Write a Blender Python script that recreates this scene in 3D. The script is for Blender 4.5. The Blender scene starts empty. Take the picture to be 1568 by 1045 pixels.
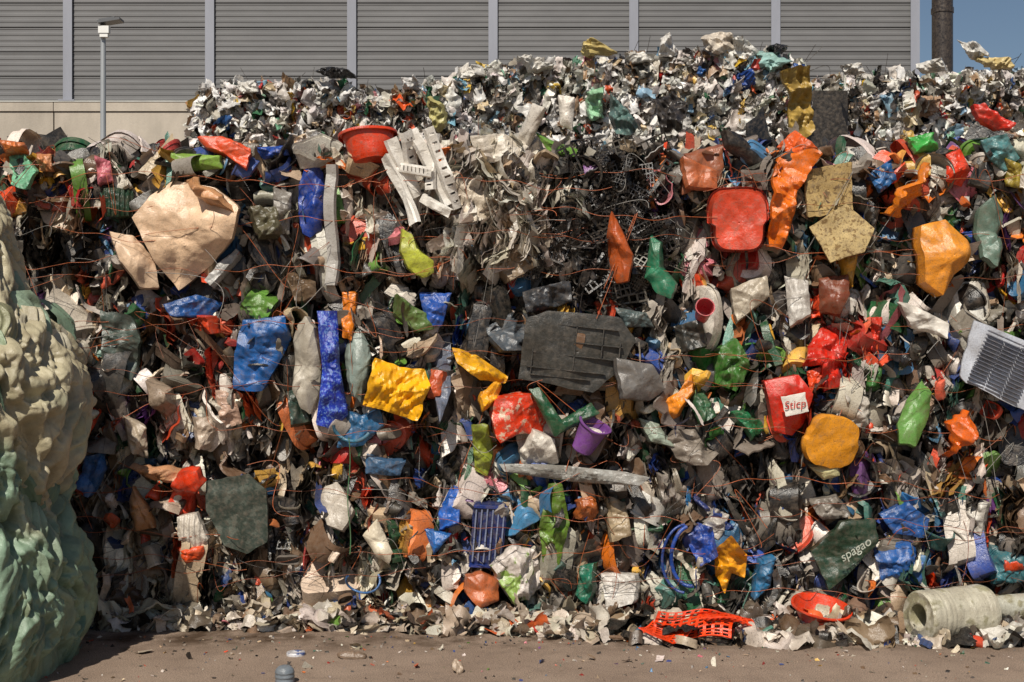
import bpy, math, numpy as np
from mathutils import Vector
rng=np.random.default_rng(11)
sc=bpy.context.scene
CAMH=1.92; D0=8.8; F=1960.0
def P(px,py,y=0.0):
    d=D0+y
    return np.array([(px-784)/F*d, y, CAMH-(py-522.5)/F*d])
def lin(c):
    c=np.asarray(c,float)/255.0
    return np.where(c<=0.04045,c/12.92,((c+0.055)/1.055)**2.4)

# ------------------------------------------------------------ materials
def nodes(name):
    m=bpy.data.materials.new(name); m.use_nodes=True
    nt=m.node_tree; nt.nodes.clear()
    return m,nt,nt.nodes,nt.links
def ramp(N,L,src,p0,p1,c0=(0,0,0,1),c1=(1,1,1,1)):
    r=N.new('ShaderNodeValToRGB'); r.color_ramp.elements[0].position=p0; r.color_ramp.elements[1].position=p1
    r.color_ramp.elements[0].color=c0; r.color_ramp.elements[1].color=c1
    L.new(src,r.inputs[0]); return r.outputs[0]
def noise(N,L,co,scale,detail=4,rough=0.55):
    n=N.new('ShaderNodeTexNoise'); n.inputs['Scale'].default_value=scale; n.inputs['Detail'].default_value=detail
    n.inputs['Roughness'].default_value=rough
    L.new(co,n.inputs['Vector']); return n.outputs['Fac']
def mixc(N,L,fac,a,b,mode='MIX'):
    x=N.new('ShaderNodeMix'); x.data_type='RGBA'; x.blend_type=mode
    if isinstance(fac,(int,float)): x.inputs[0].default_value=fac
    else: L.new(fac,x.inputs[0])
    for k,s in ((6,a),(7,b)):
        if isinstance(s,tuple): x.inputs[k].default_value=s
        else: L.new(s,x.inputs[k])
    return x.outputs[2]
def plastic(name,col=None,rough=0.27,transl=0.0,dirt=0.55,print_col=None,print_scale=30,bump=0.35,spec=0.55):
    m,nt,N,L=nodes(name)
    tc=N.new('ShaderNodeTexCoord'); co=tc.outputs['Object']
    if col is None:
        a=N.new('ShaderNodeAttribute'); a.attribute_name='Col'; base=a.outputs['Color']
    else:
        c=lin(col)*0.95
        r=N.new('ShaderNodeRGB'); r.outputs[0].default_value=(c[0],c[1],c[2],1); base=r.outputs[0]
    if print_col is not None:
        pc=lin(print_col)
        n0=noise(N,L,co,print_scale,3,0.6)
        base=mixc(N,L,ramp(N,L,n0,0.53,0.60),base,(pc[0],pc[1],pc[2],1))
    n1=noise(N,L,co,6,3,0.7)
    v=ramp(N,L,n1,0.3,0.65,(0.60,0.56,0.52,1),(1.1,1.09,1.07,1))
    base=mixc(N,L,1.0,base,v,'MULTIPLY')
    n2=noise(N,L,co,24,5,0.74)
    dm=ramp(N,L,n2,0.46,0.68,(0,0,0,1),(dirt,dirt,dirt,1))
    base=mixc(N,L,dm,base,(0.14,0.105,0.075,1))
    n4=noise(N,L,co,120,2,0.7)
    dm2=ramp(N,L,n4,0.58,0.68,(0,0,0,1),(dirt,dirt,dirt,1))
    base=mixc(N,L,dm2,base,(0.05,0.038,0.03,1))
    b=N.new('ShaderNodeBsdfPrincipled'); L.new(base,b.inputs['Base Color'])
    rr=ramp(N,L,n2,0.3,0.7,(rough*0.7,)*3+(1,),(min(1,rough*1.8),)*3+(1,))
    L.new(rr,b.inputs['Roughness'])
    b.inputs['Specular IOR Level'].default_value=spec
    bp=N.new('ShaderNodeBump'); bp.inputs['Strength'].default_value=bump; bp.inputs['Distance'].default_value=0.02
    L.new(n2,bp.inputs['Height']); L.new(bp.outputs[0],b.inputs['Normal'])
    o=N.new('ShaderNodeOutputMaterial')
    if transl>0:
        t=N.new('ShaderNodeBsdfTranslucent'); L.new(base,t.inputs['Color'])
        ms=N.new('ShaderNodeMixShader'); ms.inputs[0].default_value=transl
        L.new(b.outputs[0],ms.inputs[1]); L.new(t.outputs[0],ms.inputs[2]); L.new(ms.outputs[0],o.inputs[0])
    else: L.new(b.outputs[0],o.inputs[0])
    return m
M_SC=plastic('scrap_plastic',None,0.27,0.0,0.55)
M_FI=plastic('scrap_film',None,0.24,0.2,0.3)
M_TARP=plastic('wrap_film',None,0.36,0.0,0.2,bump=0.4)
_mc={}
def hm(col,**k):
    key=(tuple(col),tuple(sorted(k.items())))
    if key not in _mc: _mc[key]=plastic('plastic_%d_%d_%d'%tuple(col),col,**k)
    return _mc[key]

# ------------------------------------------------------------ mesh helpers
def gfaces(n,m,wrap=False):
    i=np.arange(n-1)[:,None]; j=np.arange(m if wrap else m-1)[None,:]
    j2=(j+1)%m
    return np.stack([i*m+j,i*m+j2,(i+1)*m+j2,(i+1)*m+j],-1).reshape(-1,4)
def make_mesh(name,v,f,smooth,mat,col=None,parent=None,loc=None,rot=None,sharp=None):
    me=bpy.data.meshes.new(name)
    me.vertices.add(len(v)); me.vertices.foreach_set('co',np.asarray(v,np.float32).ravel())
    me.loops.add(len(f)*4); me.loops.foreach_set('vertex_index',np.asarray(f,np.int32).ravel())
    me.polygons.add(len(f)); me.polygons.foreach_set('loop_start',np.arange(0,len(f)*4,4,dtype=np.int32))
    s=np.ones(len(f),bool)*smooth if isinstance(smooth,bool) else smooth
    me.polygons.foreach_set('use_smooth',s)
    if col is not None:
        a=me.color_attributes.new('Col','FLOAT_COLOR','POINT')
        a.data.foreach_set('color',np.concatenate([col,np.ones((len(col),1))],1).astype(np.float32).ravel())
    me.update(calc_edges=True); me.validate()
    if sharp: 
        try: me.set_sharp_from_angle(angle=math.radians(sharp))
        except Exception as e: print('sharp',e)
    me.materials.append(mat)
    o=bpy.data.objects.new(name,me); sc.collection.objects.link(o)
    if parent: o.parent=parent
    if loc is not None: o.location=loc
    if rot is not None: o.rotation_euler=rot
    return o
class Batch:
    def __init__(s): s.v=[];s.f=[];s.c=[];s.s=[];s.n=0
    def add(s,v,f,c,sm):
        s.v.append(v); s.f.append(f+s.n); s.n+=len(v)
        s.c.append(np.broadcast_to(c,(len(v),3))); s.s.append(np.full(len(f),sm))
    def build(s,name,mat,**k):
        return make_mesh(name,np.concatenate(s.v),np.concatenate(s.f),np.concatenate(s.s),mat,np.concatenate(s.c),**k)
def box(b,c,sz,col,R=None):
    x=np.array([[-1,-1,-1],[1,-1,-1],[1,1,-1],[-1,1,-1],[-1,-1,1],[1,-1,1],[1,1,1],[-1,1,1]])*np.array(sz)/2
    if R is not None: x=x@R.T
    f=np.array([[0,3,2,1],[4,5,6,7],[0,1,5,4],[1,2,6,5],[2,3,7,6],[3,0,4,7]])
    b.add(x+np.array(c),f,np.asarray(col),False)
def rodr(v,a,k,ang):
    k=k/(np.linalg.norm(k)+1e-9); p=v-a
    ang=np.asarray(ang)[:,None]; ca=np.cos(ang); sa=np.sin(ang)
    return a+p*ca+np.cross(k,p)*sa+k*(p@k)[:,None]*(1-ca)
def fold(v,uv,nf,lo,hi,soft=0.0,spread=0.6,thr=None):
    for _ in range(nf):
        th=rng.uniform(0,2*np.pi) if thr is None else thr+rng.normal(0,0.25)
        ext=np.abs(uv@np.array([np.cos(th),np.sin(th)])).max()
        s=uv@np.array([np.cos(th),np.sin(th)])-rng.uniform(-spread,spread)*ext
        near=np.argsort(np.abs(s))[:8]; q=v[near]
        dd=np.linalg.norm(q[:,None]-q[None],axis=2); i,j=np.unravel_index(dd.argmax(),dd.shape)
        ang=rng.uniform(lo,hi)*rng.choice([-1,1])
        a=ang*np.clip(s/(soft*ext+1e-6),0,1)
        v=rodr(v,q[i],q[j]-q[i],a)
    return v
def t_sheet(n,m,asp,nf,hi=2.3,soft=0.05,jit=0.01,wlo=.7):
    V,U=np.meshgrid(np.linspace(-.5,.5,n),np.linspace(-.5,.5,m),indexing='ij')
    w=np.interp(np.linspace(0,1,n),np.linspace(0,1,5),rng.uniform(wlo,1.1,5)); sh=np.interp(np.linspace(0,1,n),np.linspace(0,1,4),rng.normal(0,.08,4))
    X=(U*w[:,None]+sh[:,None])*asp; Y=V*(1+rng.normal(0,.04,(1,m)))
    Y=Y*np.interp(np.linspace(0,1,m),np.linspace(0,1,4),rng.uniform(.8,1.1,4))[None]
    uv=np.stack([X.ravel(),Y.ravel()],1); v=np.concatenate([uv,np.zeros((len(uv),1))],1)
    v=fold(v,uv,nf,.4,hi,soft)+rng.normal(0,jit,v.shape)
    v-=v.mean(0); return dict(v=v,f=gfaces(n,m),s=bool(rng.random()<.35))
def crumple(p,S,amp,k=6):
    def mx():
        a=rng.normal(0,1,(k,2)); c=rng.normal(0,.35,k)*S; return (p@a.T+c).max(1)
    z=(mx()-mx())*amp; return z-z.mean()
def creases(p,S,amp,k=8):
    z=np.zeros(len(p))
    for _ in range(k):
        a,b=rng.uniform(0,2*np.pi,2); c=rng.normal(0,.22,2)*S
        s1=p@np.array([np.cos(a),np.sin(a)])-c[0]; s2=p@np.array([np.cos(b),np.sin(b)])-c[1]
        w=rng.uniform(.04,.18)*S
        z+=rng.choice([-1,1])*rng.uniform(.4,1)*np.clip(np.minimum(s1,s2),0,w)
    return z*amp
def ridged(p,f0,amp,oct=4):
    z=np.zeros(len(p)); f=f0; A=amp
    for k in range(oct):
        t=rng.uniform(0,np.pi); d=np.array([np.cos(t),np.sin(t)]); e=np.array([-d[1],d[0]])
        w=.6*np.sin((p@e)*f*2.1+rng.uniform(0,6))+.3*np.sin((p@d)*f*1.3+rng.uniform(0,6))
        z+=A*(1-2*np.abs(np.sin(f*(p@d)*np.pi+w+rng.uniform(0,6)))); f*=1.7; A*=.58
    return z
def t_wrinkle(n,asp=1.,f0=1.6,amp=.07,nf=2,tuck=0.,hi=1.8):
    t=t_sheet(n,n,asp,0,jit=0.002); uv=t['v'][:,:2].copy()
    v=t['v']; v[:,2]+=ridged(uv,f0,amp,4)+crumple(uv,1,.08)+creases(uv,1,.5)
    v[:,2]-=tuck*((uv[:,0]/asp)**2+uv[:,1]**2)*2
    v=fold(v,uv,nf,.4,hi,.15); v-=v.mean(0); return dict(v=v,f=t['f'],s=True)
def t_layers():
    n,m=12,4; N_=int(rng.integers(4,9)); V,F_=[],[]
    yy=np.linspace(-.5,.5,n); w0=.05*np.sin(yy*rng.uniform(4,9)+rng.uniform(0,6))+.02*np.sin(yy*19+rng.uniform(0,6)); x0=0
    for k in range(N_):
        L_=rng.uniform(.55,1); y=yy*L_+rng.normal(0,.06); d=np.linspace(-rng.uniform(.12,.3),.25,m)
        w=w0*(1+rng.normal(0,.25))+.012*np.sin(yy*rng.uniform(10,30)+rng.uniform(0,6)); x0+=rng.uniform(.012,.045)
        A,Bd=np.meshgrid(y,d,indexing='ij'); W=np.repeat(w[:,None],m,1)
        v=np.stack([(x0+W+.02*np.sin(Bd*12+k)).ravel(),A.ravel(),-(Bd+.04*np.sin(A*7+k*2)).ravel()],1)
        V.append(v); F_.append(gfaces(n,m)+k*n*m)
    v=np.concatenate(V); v-=v.mean(0); return dict(v=v,f=np.concatenate(F_),s=True)
def t_lathe(prof,seg=22,sq=.5,nf=1,hi=1.2,sup=2.,cr=.7):
    a=np.linspace(0,2*np.pi,seg,endpoint=False); ca,sa=np.cos(a),np.sin(a)
    r=(np.abs(ca)**sup+np.abs(sa)**sup)**(-1/sup)
    pr=[]
    for (r0,z0),(r1,z1) in zip(prof[:-1],prof[1:]):
        pr.append((r0,z0))
        if abs(r1-r0)+abs(z1-z0)>.15: pr+=[(r0+(r1-r0)*t,z0+(z1-z0)*t) for t in (.33,.67)]
    pr.append(prof[-1])
    v=np.array([[R*rr*c,Z,R*rr*s*sq] for R,Z in pr for rr,c,s in zip(r,ca,sa)])
    uv=v[:,:2].copy(); v[:,2]+=creases(uv,1,cr,9)+crumple(uv,.5,.12); v[:,0]+=creases(v[:,1:].copy(),.6,cr*.4,5)
    v=fold(v,uv,nf,.2,hi,.2)
    v-=v.mean(0); return dict(v=v,f=gfaces(len(pr),seg,True),s=True)
def t_lattice(k,asp,nf,bar=.3,soft=.1):
    n=2*k+2
    c=[0.]
    for i in range(n-1): c.append(c[-1]+(bar if i%2==0 else 1.))
    c=np.array(c)/c[-1]-.5
    Y,X=np.meshgrid(c,c*asp,indexing='ij'); uv=np.stack([X.ravel(),Y.ravel()],1)
    v=np.concatenate([uv,np.zeros((len(uv),1))],1)
    f=gfaces(n,n).reshape(n-1,n-1,4); i,j=np.meshgrid(range(n-1),range(n-1),indexing='ij')
    f=f[~((i%2==1)&(j%2==1))]
    v=fold(v,uv,nf,.3,1.4,soft); v-=v.mean(0); return dict(v=v,f=f,s=False)
def t_tube(bend=1.):
    n=10; seg=8; t=np.linspace(-.5,.5,n); a=np.linspace(0,2*np.pi,seg,endpoint=False); R=rng.uniform(.04,.1)
    v=np.array([[R*np.cos(x),tt,R*np.sin(x)*.7] for tt in t for x in a]); uv=v[:,:2].copy()
    v=fold(v,uv,2,.3,bend,.4,thr=np.pi/2); v-=v.mean(0); return dict(v=v,f=gfaces(n,seg,True),s=True)
def resample(o,n=64):
    o=np.asarray(o,float); q=np.vstack([o,o[:1]]); d=np.r_[0,np.cumsum(np.linalg.norm(np.diff(q,axis=0),axis=1))]
    t=np.linspace(0,d[-1],n,endpoint=False); return np.stack([np.interp(t,d,q[:,0]),np.interp(t,d,q[:,1])],1)
def rrect(w,h,k=6,n=64):
    a=np.linspace(0,2*np.pi,n,endpoint=False); c,s=np.cos(a),np.sin(a)
    r=(np.abs(c)**k+np.abs(s)**k)**(-1/k); return np.stack([c*r*w/2,s*r*h/2],1)
def mess(w,h,n=11,j=.28):
    a=np.linspace(0,2*np.pi,n,endpoint=False)+rng.uniform(-.2,.2,n); r=1+rng.uniform(-j,j,n)
    return np.stack([np.cos(a)*r*w/2,np.sin(a)*r*h/2],1)
def piece(o,bulge=.03,wall=.07,flare=0.,amp=.12,wr=.0,rim=0.,rings=22,f0=6,seg=96,rag=.02,bend=.25,cr=1.,rib=0.):
    o=resample(o,seg); S=np.linalg.norm(o.max(0)-o.min(0))
    if rag>0:
        nr=seg//3; o=o*(1+np.interp(np.arange(seg),np.arange(nr+1)*3,(lambda q:np.r_[q,q[:1]])(rng.normal(0,rag,nr))))[:,None]
    V=[];T=list(np.linspace(.002,1,rings))
    for t in T: V.append(np.c_[o*t,np.full(len(o),bulge*(1-t**2.5))])
    for k in (1,2,3): V.append(np.c_[o*(1+flare*k/3),np.full(len(o),-wall*k/3)])
    if rim>0:
        V.append(np.c_[o*(1+flare+rim),np.full(len(o),-wall)]); V.append(np.c_[o*(1+flare+rim),np.full(len(o),-wall+.05*S)])
        V.append(np.c_[o*(1+flare+rim*1.05),np.full(len(o),-wall-.05*S)])
    v=np.vstack(V); p=v[:,:2]
    v[:,2]+=crumple(p,S*.5,amp*.75)+creases(p,S,amp*2.2*cr,9)+creases(p,S*.8,amp*1.5*cr,14)
    if wr>0: v[:,2]+=ridged(p,f0,wr)
    if rib>0: v[:,2]+=rib*np.clip(np.sin(p[:,0]*2*np.pi/S*9)*3,-1,1)
    if bend>0:
        t=rng.normal(0,.5); d=np.array([np.cos(t),np.sin(t)]); v[:,2]-=bend*rng.uniform(-.5,1)*2*(p@d)**2/S*1.2
    v=np.c_[v[:,0],-v[:,2],v[:,1]]
    return v,gfaces(len(V),seg,True)
def t_chunk(kind):
    nf=int(rng.integers(0,3)); hi=2.
    if kind==0: o=rrect(rng.uniform(.4,.9),1,rng.choice([2.2,4,6])); kw=dict(wall=rng.uniform(.15,.4),flare=rng.uniform(0,.15),rim=.05,bulge=0,amp=rng.uniform(.04,.14),cr=.7); nf=int(rng.integers(0,2))
    elif kind==1:
        w=rng.uniform(.26,.42); o=np.array([[-w/2,-.5],[w/2,-.5],[w/2*1.05,.1],[w/2*.9,.28],[.07,.36],[.06,.5],[-.06,.5],[-.07,.36],[-w/2*.9,.28],[-w/2*1.05,.1]]); kw=dict(wall=rng.uniform(.06,.2),bulge=rng.uniform(.04,.1),amp=rng.uniform(.05,.2)); nf=int(rng.integers(0,2))
    elif kind==2: o=mess(rng.uniform(.5,1),1,int(rng.integers(5,9)),.3); kw=dict(wall=.04,bulge=.02,amp=rng.uniform(.15,.4))
    elif kind==3: o=rrect(rng.uniform(.15,.3),1,rng.choice([3,6])); kw=dict(wall=rng.uniform(.03,.15),bulge=rng.uniform(0,.06),amp=rng.uniform(.04,.12)); hi=1.
    elif kind==4: o=mess(rng.uniform(.4,.9),1,int(rng.integers(4,7)),.18); kw=dict(wall=.03,bulge=0,amp=rng.uniform(.02,.08),rib=.012)
    else: o=mess(rng.uniform(.3,.8),1,int(rng.integers(4,7)),.2); kw=dict(wall=rng.uniform(.05,.15),bulge=0,amp=rng.uniform(.03,.12))
    v,f=piece(o,rings=10,seg=36 if kind!=4 else 48,rag=.012,bend=rng.uniform(0,.9),**kw)
    v=np.c_[v[:,0],v[:,2],-v[:,1]]; v=fold(v,v[:,:2].copy(),nf,.4,hi,.08); v-=v.mean(0)
    return dict(v=v,f=f,s=True)
TUB=[(.001,-.3),(.36,-.3),(.38,-.27),(.43,0),(.48,.28),(.53,.29),(.53,.24)]
BOT=[(.001,-.5),(.15,-.5),(.17,-.46),(.17,-.1),(.165,.15),(.12,.3),(.055,.38),(.05,.47),(.06,.47),(.06,.5),(.001,.5)]
LID=[(.001,0),(.42,0),(.44,.02),(.5,.02),(.5,-.05)]
T_tiny=[t_sheet(4,4,rng.uniform(.3,1),rng.integers(0,3),jit=.02) for _ in range(40)]
T_mid=[t_sheet(9,8,rng.uniform(.3,1),rng.integers(1,5),1.9,jit=.005,wlo=.85) for _ in range(70)]
T_strip=[t_sheet(14,4,rng.uniform(.07,.3),rng.integers(1,4),1.,.5,.003,wlo=.85) for _ in range(40)]
T_film=[t_wrinkle(13,rng.uniform(.5,1),nf=int(rng.integers(1,4))) for _ in range(40)]
T_chunk=[t_chunk([0,1,2,3,4,5,0][i%7]) for i in range(150)]
T_lay=[t_layers() for _ in range(40)]
T_obj=[t_lathe(TUB,22,rng.uniform(.3,.9),int(rng.integers(0,2)),sup=rng.choice([2.,4.]),cr=.5) for _ in range(24)]+[t_lathe(BOT,18,rng.uniform(.35,.9),int(rng.integers(0,3)),cr=.5) for _ in range(24)]+[t_lathe(LID,22,.95,int(rng.integers(0,2)),cr=.2) for _ in range(6)]
T_lat=[t_lattice(int(rng.integers(5,10)),rng.uniform(.5,1),int(rng.integers(1,4))) for _ in range(14)]
T_tube=[t_tube(rng.uniform(.3,2)) for _ in range(14)]
def frames(n,up):
    n=n/np.linalg.norm(n,axis=1,keepdims=True); x=np.cross(up,n); x/=np.linalg.norm(x,axis=1,keepdims=True)+1e-9
    y=np.cross(n,x); return np.stack([x,y,n],2)
def scatter(b,T,pos,R,sc_,col):
    K=len(pos)
    if K==0: return
    ti=rng.integers(0,len(T),K); an=rng.uniform(.8,1.2,(K,3))
    for t in range(len(T)):
        k=np.where(ti==t)[0]
        if len(k)==0: continue
        tv=T[t]['v']; S=tv[None]*an[k][:,None]*sc_[k][:,None,None]
        v=np.einsum('kij,knj->kni',R[k],S)+pos[k][:,None]
        n=len(tv); f=(T[t]['f'][None]+(np.arange(len(k))*n)[:,None,None]).reshape(-1,4)
        b.v.append(v.reshape(-1,3)); b.f.append(f+b.n); b.n+=n*len(k)
        b.c.append(np.repeat(col[k],n,0)); b.s.append(np.full(len(f),T[t]['s']))
def edge_on(K):
    n=np.stack([rng.choice([-1,1],K)*1.,-np.abs(rng.normal(.35,.4,K)),rng.normal(.1,.3,K)],1)
    up=np.stack([rng.normal(0,.28,K),rng.normal(0,.25,K),np.ones(K)],1); return frames(n,up)
def face_on(K,vert=.45,sp=.5):
    n=np.stack([rng.normal(0,sp,K),-np.ones(K),rng.normal(.1,sp*.8,K)],1)
    up=np.stack([rng.normal(0,vert,K),rng.normal(0,.2,K),rng.choice([-1,1],K)],1); return frames(n,up)
def anyrot(K): return frames(rng.normal(0,1,(K,3)),rng.normal(0,1,(K,3)))
def flat(K): return frames(np.stack([rng.normal(0,.25,K),rng.normal(-.15,.25,K),np.ones(K)],1),np.stack([rng.normal(0,1,K),rng.normal(0,1,K),np.zeros(K)],1))

# ------------------------------------------------------------ palettes
def pal(l): w=np.array([x[0] for x in l],float); return w/w.sum(),lin(np.array([x[1] for x in l]))
NEU=[(18,(222,214,202)),(11,(176,167,155)),(10,(124,116,107)),(14,(72,70,68)),(15,(34,33,34)),(8,(124,96,72)),(6,(204,178,148))]
SAT=[(1.4,(28,72,155)),(.8,(55,125,175)),(1.2,(35,92,58)),(.6,(100,150,55)),(.8,(75,132,118)),(1.4,(226,72,26)),(.9,(238,122,26)),(.6,(180,34,28)),(.8,(232,178,45)),(.2,(115,62,140)),(.2,(208,112,128))]
BASE=pal(NEU+[(w*3.8,c) for w,c in SAT]); DULL=pal(NEU+[(w*2.0,c) for w,c in SAT])
WHITE=pal([(10,(230,223,212)),(6,(196,187,174)),(3,(145,136,124)),(2,(66,63,60)),(2,(198,170,140))])
BLACK=pal([(10,(24,24,25)),(5,(38,38,39)),(2,(60,58,57)),(.7,(105,100,96))])
DARK=pal([(8,(36,36,36)),(5,(72,69,66)),(4,(112,105,98)),(2.6,(174,164,152)),(1.4,(116,88,62)),(.9,(35,70,140)),(.9,(205,74,30)),(.7,(45,92,60))])
GREEN=pal([(4,(35,96,56)),(3,(60,130,60)),(2,(110,158,60)),(2,(76,142,124)),(3,(50,50,49)),(1,(200,195,185))])
RED=pal([(5,(212,45,25)),(4,(235,85,25)),(3,(50,48,47)),(1.5,(205,200,190)),(1,(240,150,40))])
BLUE=pal([(5,(25,70,160)),(3,(45,115,175)),(3,(50,50,52)),(2,(200,196,190)),(1.5,(60,110,110))])
BROWN=pal([(6,(206,190,166)),(4,(140,115,92)),(3,(94,80,68)),(7,(226,218,206)),(3,(44,42,40)),(.8,(222,96,35)),(.4,(40,80,140))])
ORA=pal([(5,(238,120,25)),(3,(240,168,45)),(2,(220,70,28)),(4,(58,55,53)),(3,(195,187,175)),(1,(60,110,60))])
TOPP=pal([(38,(244,241,236)),(14,(206,202,194)),(8,(150,144,136)),(4,(74,72,70)),(2.5,(34,34,36)),(6,(174,140,106)),(4.5,(220,196,156)),(2,(45,95,165)),(1.8,(130,180,210)),(1.4,(40,110,75)),(1.6,(120,185,155)),(2,(232,92,35)),(1.,(200,45,38)),(1.6,(236,192,65)),(.6,(220,140,155))])
REG=[(750,310,85,105,WHITE,.85),(925,325,90,125,BLACK,.88),(840,370,30,90,BLACK,.7),(80,390,70,80,DARK,.85),(280,630,150,100,BROWN,.65),(250,850,160,100,BROWN,.8),  # left DARK region paints the film heap's shadow into the bale colours
 (1120,570,60,110,GREEN,.5),(1275,540,70,75,RED,.5),(1385,860,120,85,BLUE,.45),(890,560,120,100,DARK,.7),(640,800,120,110,DARK,.5),(560,880,150,50,BROWN,.6),
 (1395,290,80,70,ORA,.4),(1500,450,90,70,WHITE,.5),(1210,430,45,80,WHITE,.4),(1110,720,220,60,DARK,.7),(470,420,90,60,DARK,.7),(700,230,120,35,WHITE,.6),(1050,820,90,90,BLUE,.25),
 (520,330,80,90,WHITE,.3),(1180,820,60,70,DARK,.8),(940,830,60,80,DARK,.5),(400,480,70,40,DARK,.6),(40,270,50,40,ORA,.5),(230,520,70,60,DARK,.6),(1480,260,70,60,GREEN,.2),(1470,680,60,70,ORA,.35),(780,470,100,50,DARK,.6),(650,470,60,40,DARK,.4)]
def pick(pl,K):
    w,c=pl; return c[rng.choice(len(w),K,p=w)]
def colour(pos,base=BASE):
    K=len(pos); c=pick(base,K)
    px=pos[:,0]*F/(D0)+784; py=522.5-(pos[:,2]-CAMH)*F/D0
    for cx,cy,rx,ry,pl,pr in REG:
        m=((((px-cx)/rx)**2+((py-cy)/ry)**2)<rng.uniform(.6,1.3,K))&(rng.random(K)<pr)
        if m.any(): c[m]=pick(pl,int(m.sum()))
    return jitter(c)
def jitter(c):
    K=len(c); g=c.mean(1,keepdims=True); t=rng.uniform(0,.25,(K,1)); c=c*(1-t)+g*np.array([1.05,1,.92])*t
    return np.clip(c*rng.uniform(.72,1.2,(K,1))*rng.uniform(.95,1.05,(K,3)),0,.88)

# ------------------------------------------------------------ front wall of bales
SE=[1.12,2.25]; COLS=[[-3.4,-2.0,-.62,.75,2.05,3.3],[-3.0,-1.35,.12,1.5,2.85],[-3.1,-1.9,-.55,.22,1.15,2.6]]
def face(x,z):
    y=np.zeros_like(x)
    for s in SE: y+=.2*np.exp(-((z-s-.03*np.sin(x*2.3+s))/.07)**2)
    for r in range(3):
        lo=[-1,1.12,2.25][r]; hi=[1.12,2.25,9][r]; m=((z>=lo)&(z<hi))*1.
        for c in COLS[r]: y+=m*.16*np.exp(-((x-c-.05*np.sin(z*3))/.06)**2)
    y+=.03*np.sin(x*3.1+z*1.7)+.03*np.sin(x*1.3-z*4.1+2)+.02*np.sin(x*7.7+z*5.3)
    return y+np.clip(z-3.12,0,1)*.5+.02*z
def pits(x,z):
    c=np.sin(10.3*x+2.2*np.sin(5.1*z)+1)*np.sin(7.7*z+2*np.sin(6.3*x)+.7)+.35*np.sin(21*x+9*z)
    return .3*np.clip((np.abs(c)-.57)/.4,0,1)
def ztop(x):
    px=x*F/D0+784
    return CAMH+(522.5-np.interp(px,[-300,0,40,120,260,400,520,640,760,900,1020,1100,1250,1330,1450,1568,1900],[232,234,246,246,238,242,236,236,240,248,242,226,234,244,240,232,230]))/F*D0
def fpos(K,d0,d1,pit=1.):
    x=rng.uniform(-4.5,4.5,K); z=rng.uniform(0,1,K)*(ztop(x)-.02)+.02
    return np.stack([x,face(x,z)+d0+(d1-d0)*rng.random(K)+pit*pits(x,z),z],1)
B=Batch(); Fm=Batch()
K=1300; p=fpos(K,.2,.32,.5); scatter(B,T_mid,p,face_on(K),rng.uniform(.3,.6,K),colour(p,BLACK)*np.array(.9))  # black backing layer, shade of the gaps put into its colour
K=2000; p=fpos(K,-.02,.2); scatter(B,T_chunk,p,edge_on(K),rng.uniform(.22,.46,K),colour(p))
K=1900; p=fpos(K,-.02,.16); scatter(B,T_chunk,p,face_on(K),rng.uniform(.16,.34,K),colour(p))
K=420; p=fpos(K,-.02,.1,.5); scatter(B,T_chunk,p,face_on(K),rng.uniform(.3,.46,K),colour(p))
K=1300; p=fpos(K,-.04,.12); scatter(B,T_chunk,p,anyrot(K),rng.uniform(.07,.15,K),colour(p,DULL))
K=1600; p=fpos(K,-.04,.12); scatter(B,T_lay,p,face_on(K,.4,.35),rng.uniform(.16,.42,K),colour(p,DULL))
K=600; p=fpos(K,.0,.2); scatter(B,T_mid,p,edge_on(K),rng.uniform(.14,.34,K),colour(p,DULL))
K=2200; p=fpos(K,-.04,.14); scatter(B,T_strip,p,edge_on(K),rng.uniform(.16,.55,K),colour(p,DULL))
K=700; p=fpos(K,-.03,.12); scatter(Fm,T_film,p,face_on(K),rng.uniform(.12,.32,K),colour(p,DULL))
K=1200; p=fpos(K,-.05,.14); scatter(B,T_obj,p,anyrot(K),rng.uniform(.12,.3,K),colour(p))
K=280; p=fpos(K,-.02,.1); scatter(B,T_tube,p,face_on(K),rng.uniform(.15,.4,K),colour(p))
K=150; p=fpos(K,.0,.1); scatter(B,T_lat,p,face_on(K),rng.uniform(.12,.3,K),colour(p,DARK))
K=4000; p=fpos(K,-.04,.18); scatter(B,T_tiny,p,anyrot(K),rng.uniform(.02,.07,K),colour(p,DULL))
K=220; p=fpos(K,-.17,-.06); scatter(B,T_chunk,p,anyrot(K),rng.uniform(.06,.15,K),colour(p,DULL))
K=350; p=fpos(K,-.17,-.05); scatter(B,T_strip,p,edge_on(K),rng.uniform(.1,.28,K),colour(p,DULL))
K=130; x=rng.normal(.62,.2,K); z=rng.uniform(2.3,3.2,K); p=np.stack([x,face(x,z)+rng.uniform(-.12,.03,K),z],1)
scatter(B,T_lat,p,face_on(K),rng.uniform(.18,.38,K),jitter(pick(BLACK,K)))
K=420; x=rng.normal(.62,.22,K); z=rng.uniform(2.25,3.2,K); p=np.stack([x,face(x,z)+rng.uniform(-.14,.0,K),z],1)
scatter(B,T_strip,p,anyrot(K),rng.uniform(.1,.22,K),jitter(pick(BLACK,K)))
K=90; x=rng.normal(-.15,.3,K); z=rng.uniform(2.55,3.25,K); p=np.stack([x,face(x,z)+rng.uniform(-.1,.06,K),z],1)
scatter(Fm,T_film,p,face_on(K),rng.uniform(.18,.4,K),jitter(pick(WHITE,K)))
K=110; x=rng.normal(-.15,.3,K); z=rng.uniform(2.45,3.2,K); p=np.stack([x,face(x,z)+rng.uniform(-.1,.02,K),z],1)
scatter(B,T_lay,p,face_on(K,.5,.4),rng.uniform(.25,.5,K),jitter(pick(WHITE,K)))
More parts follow.
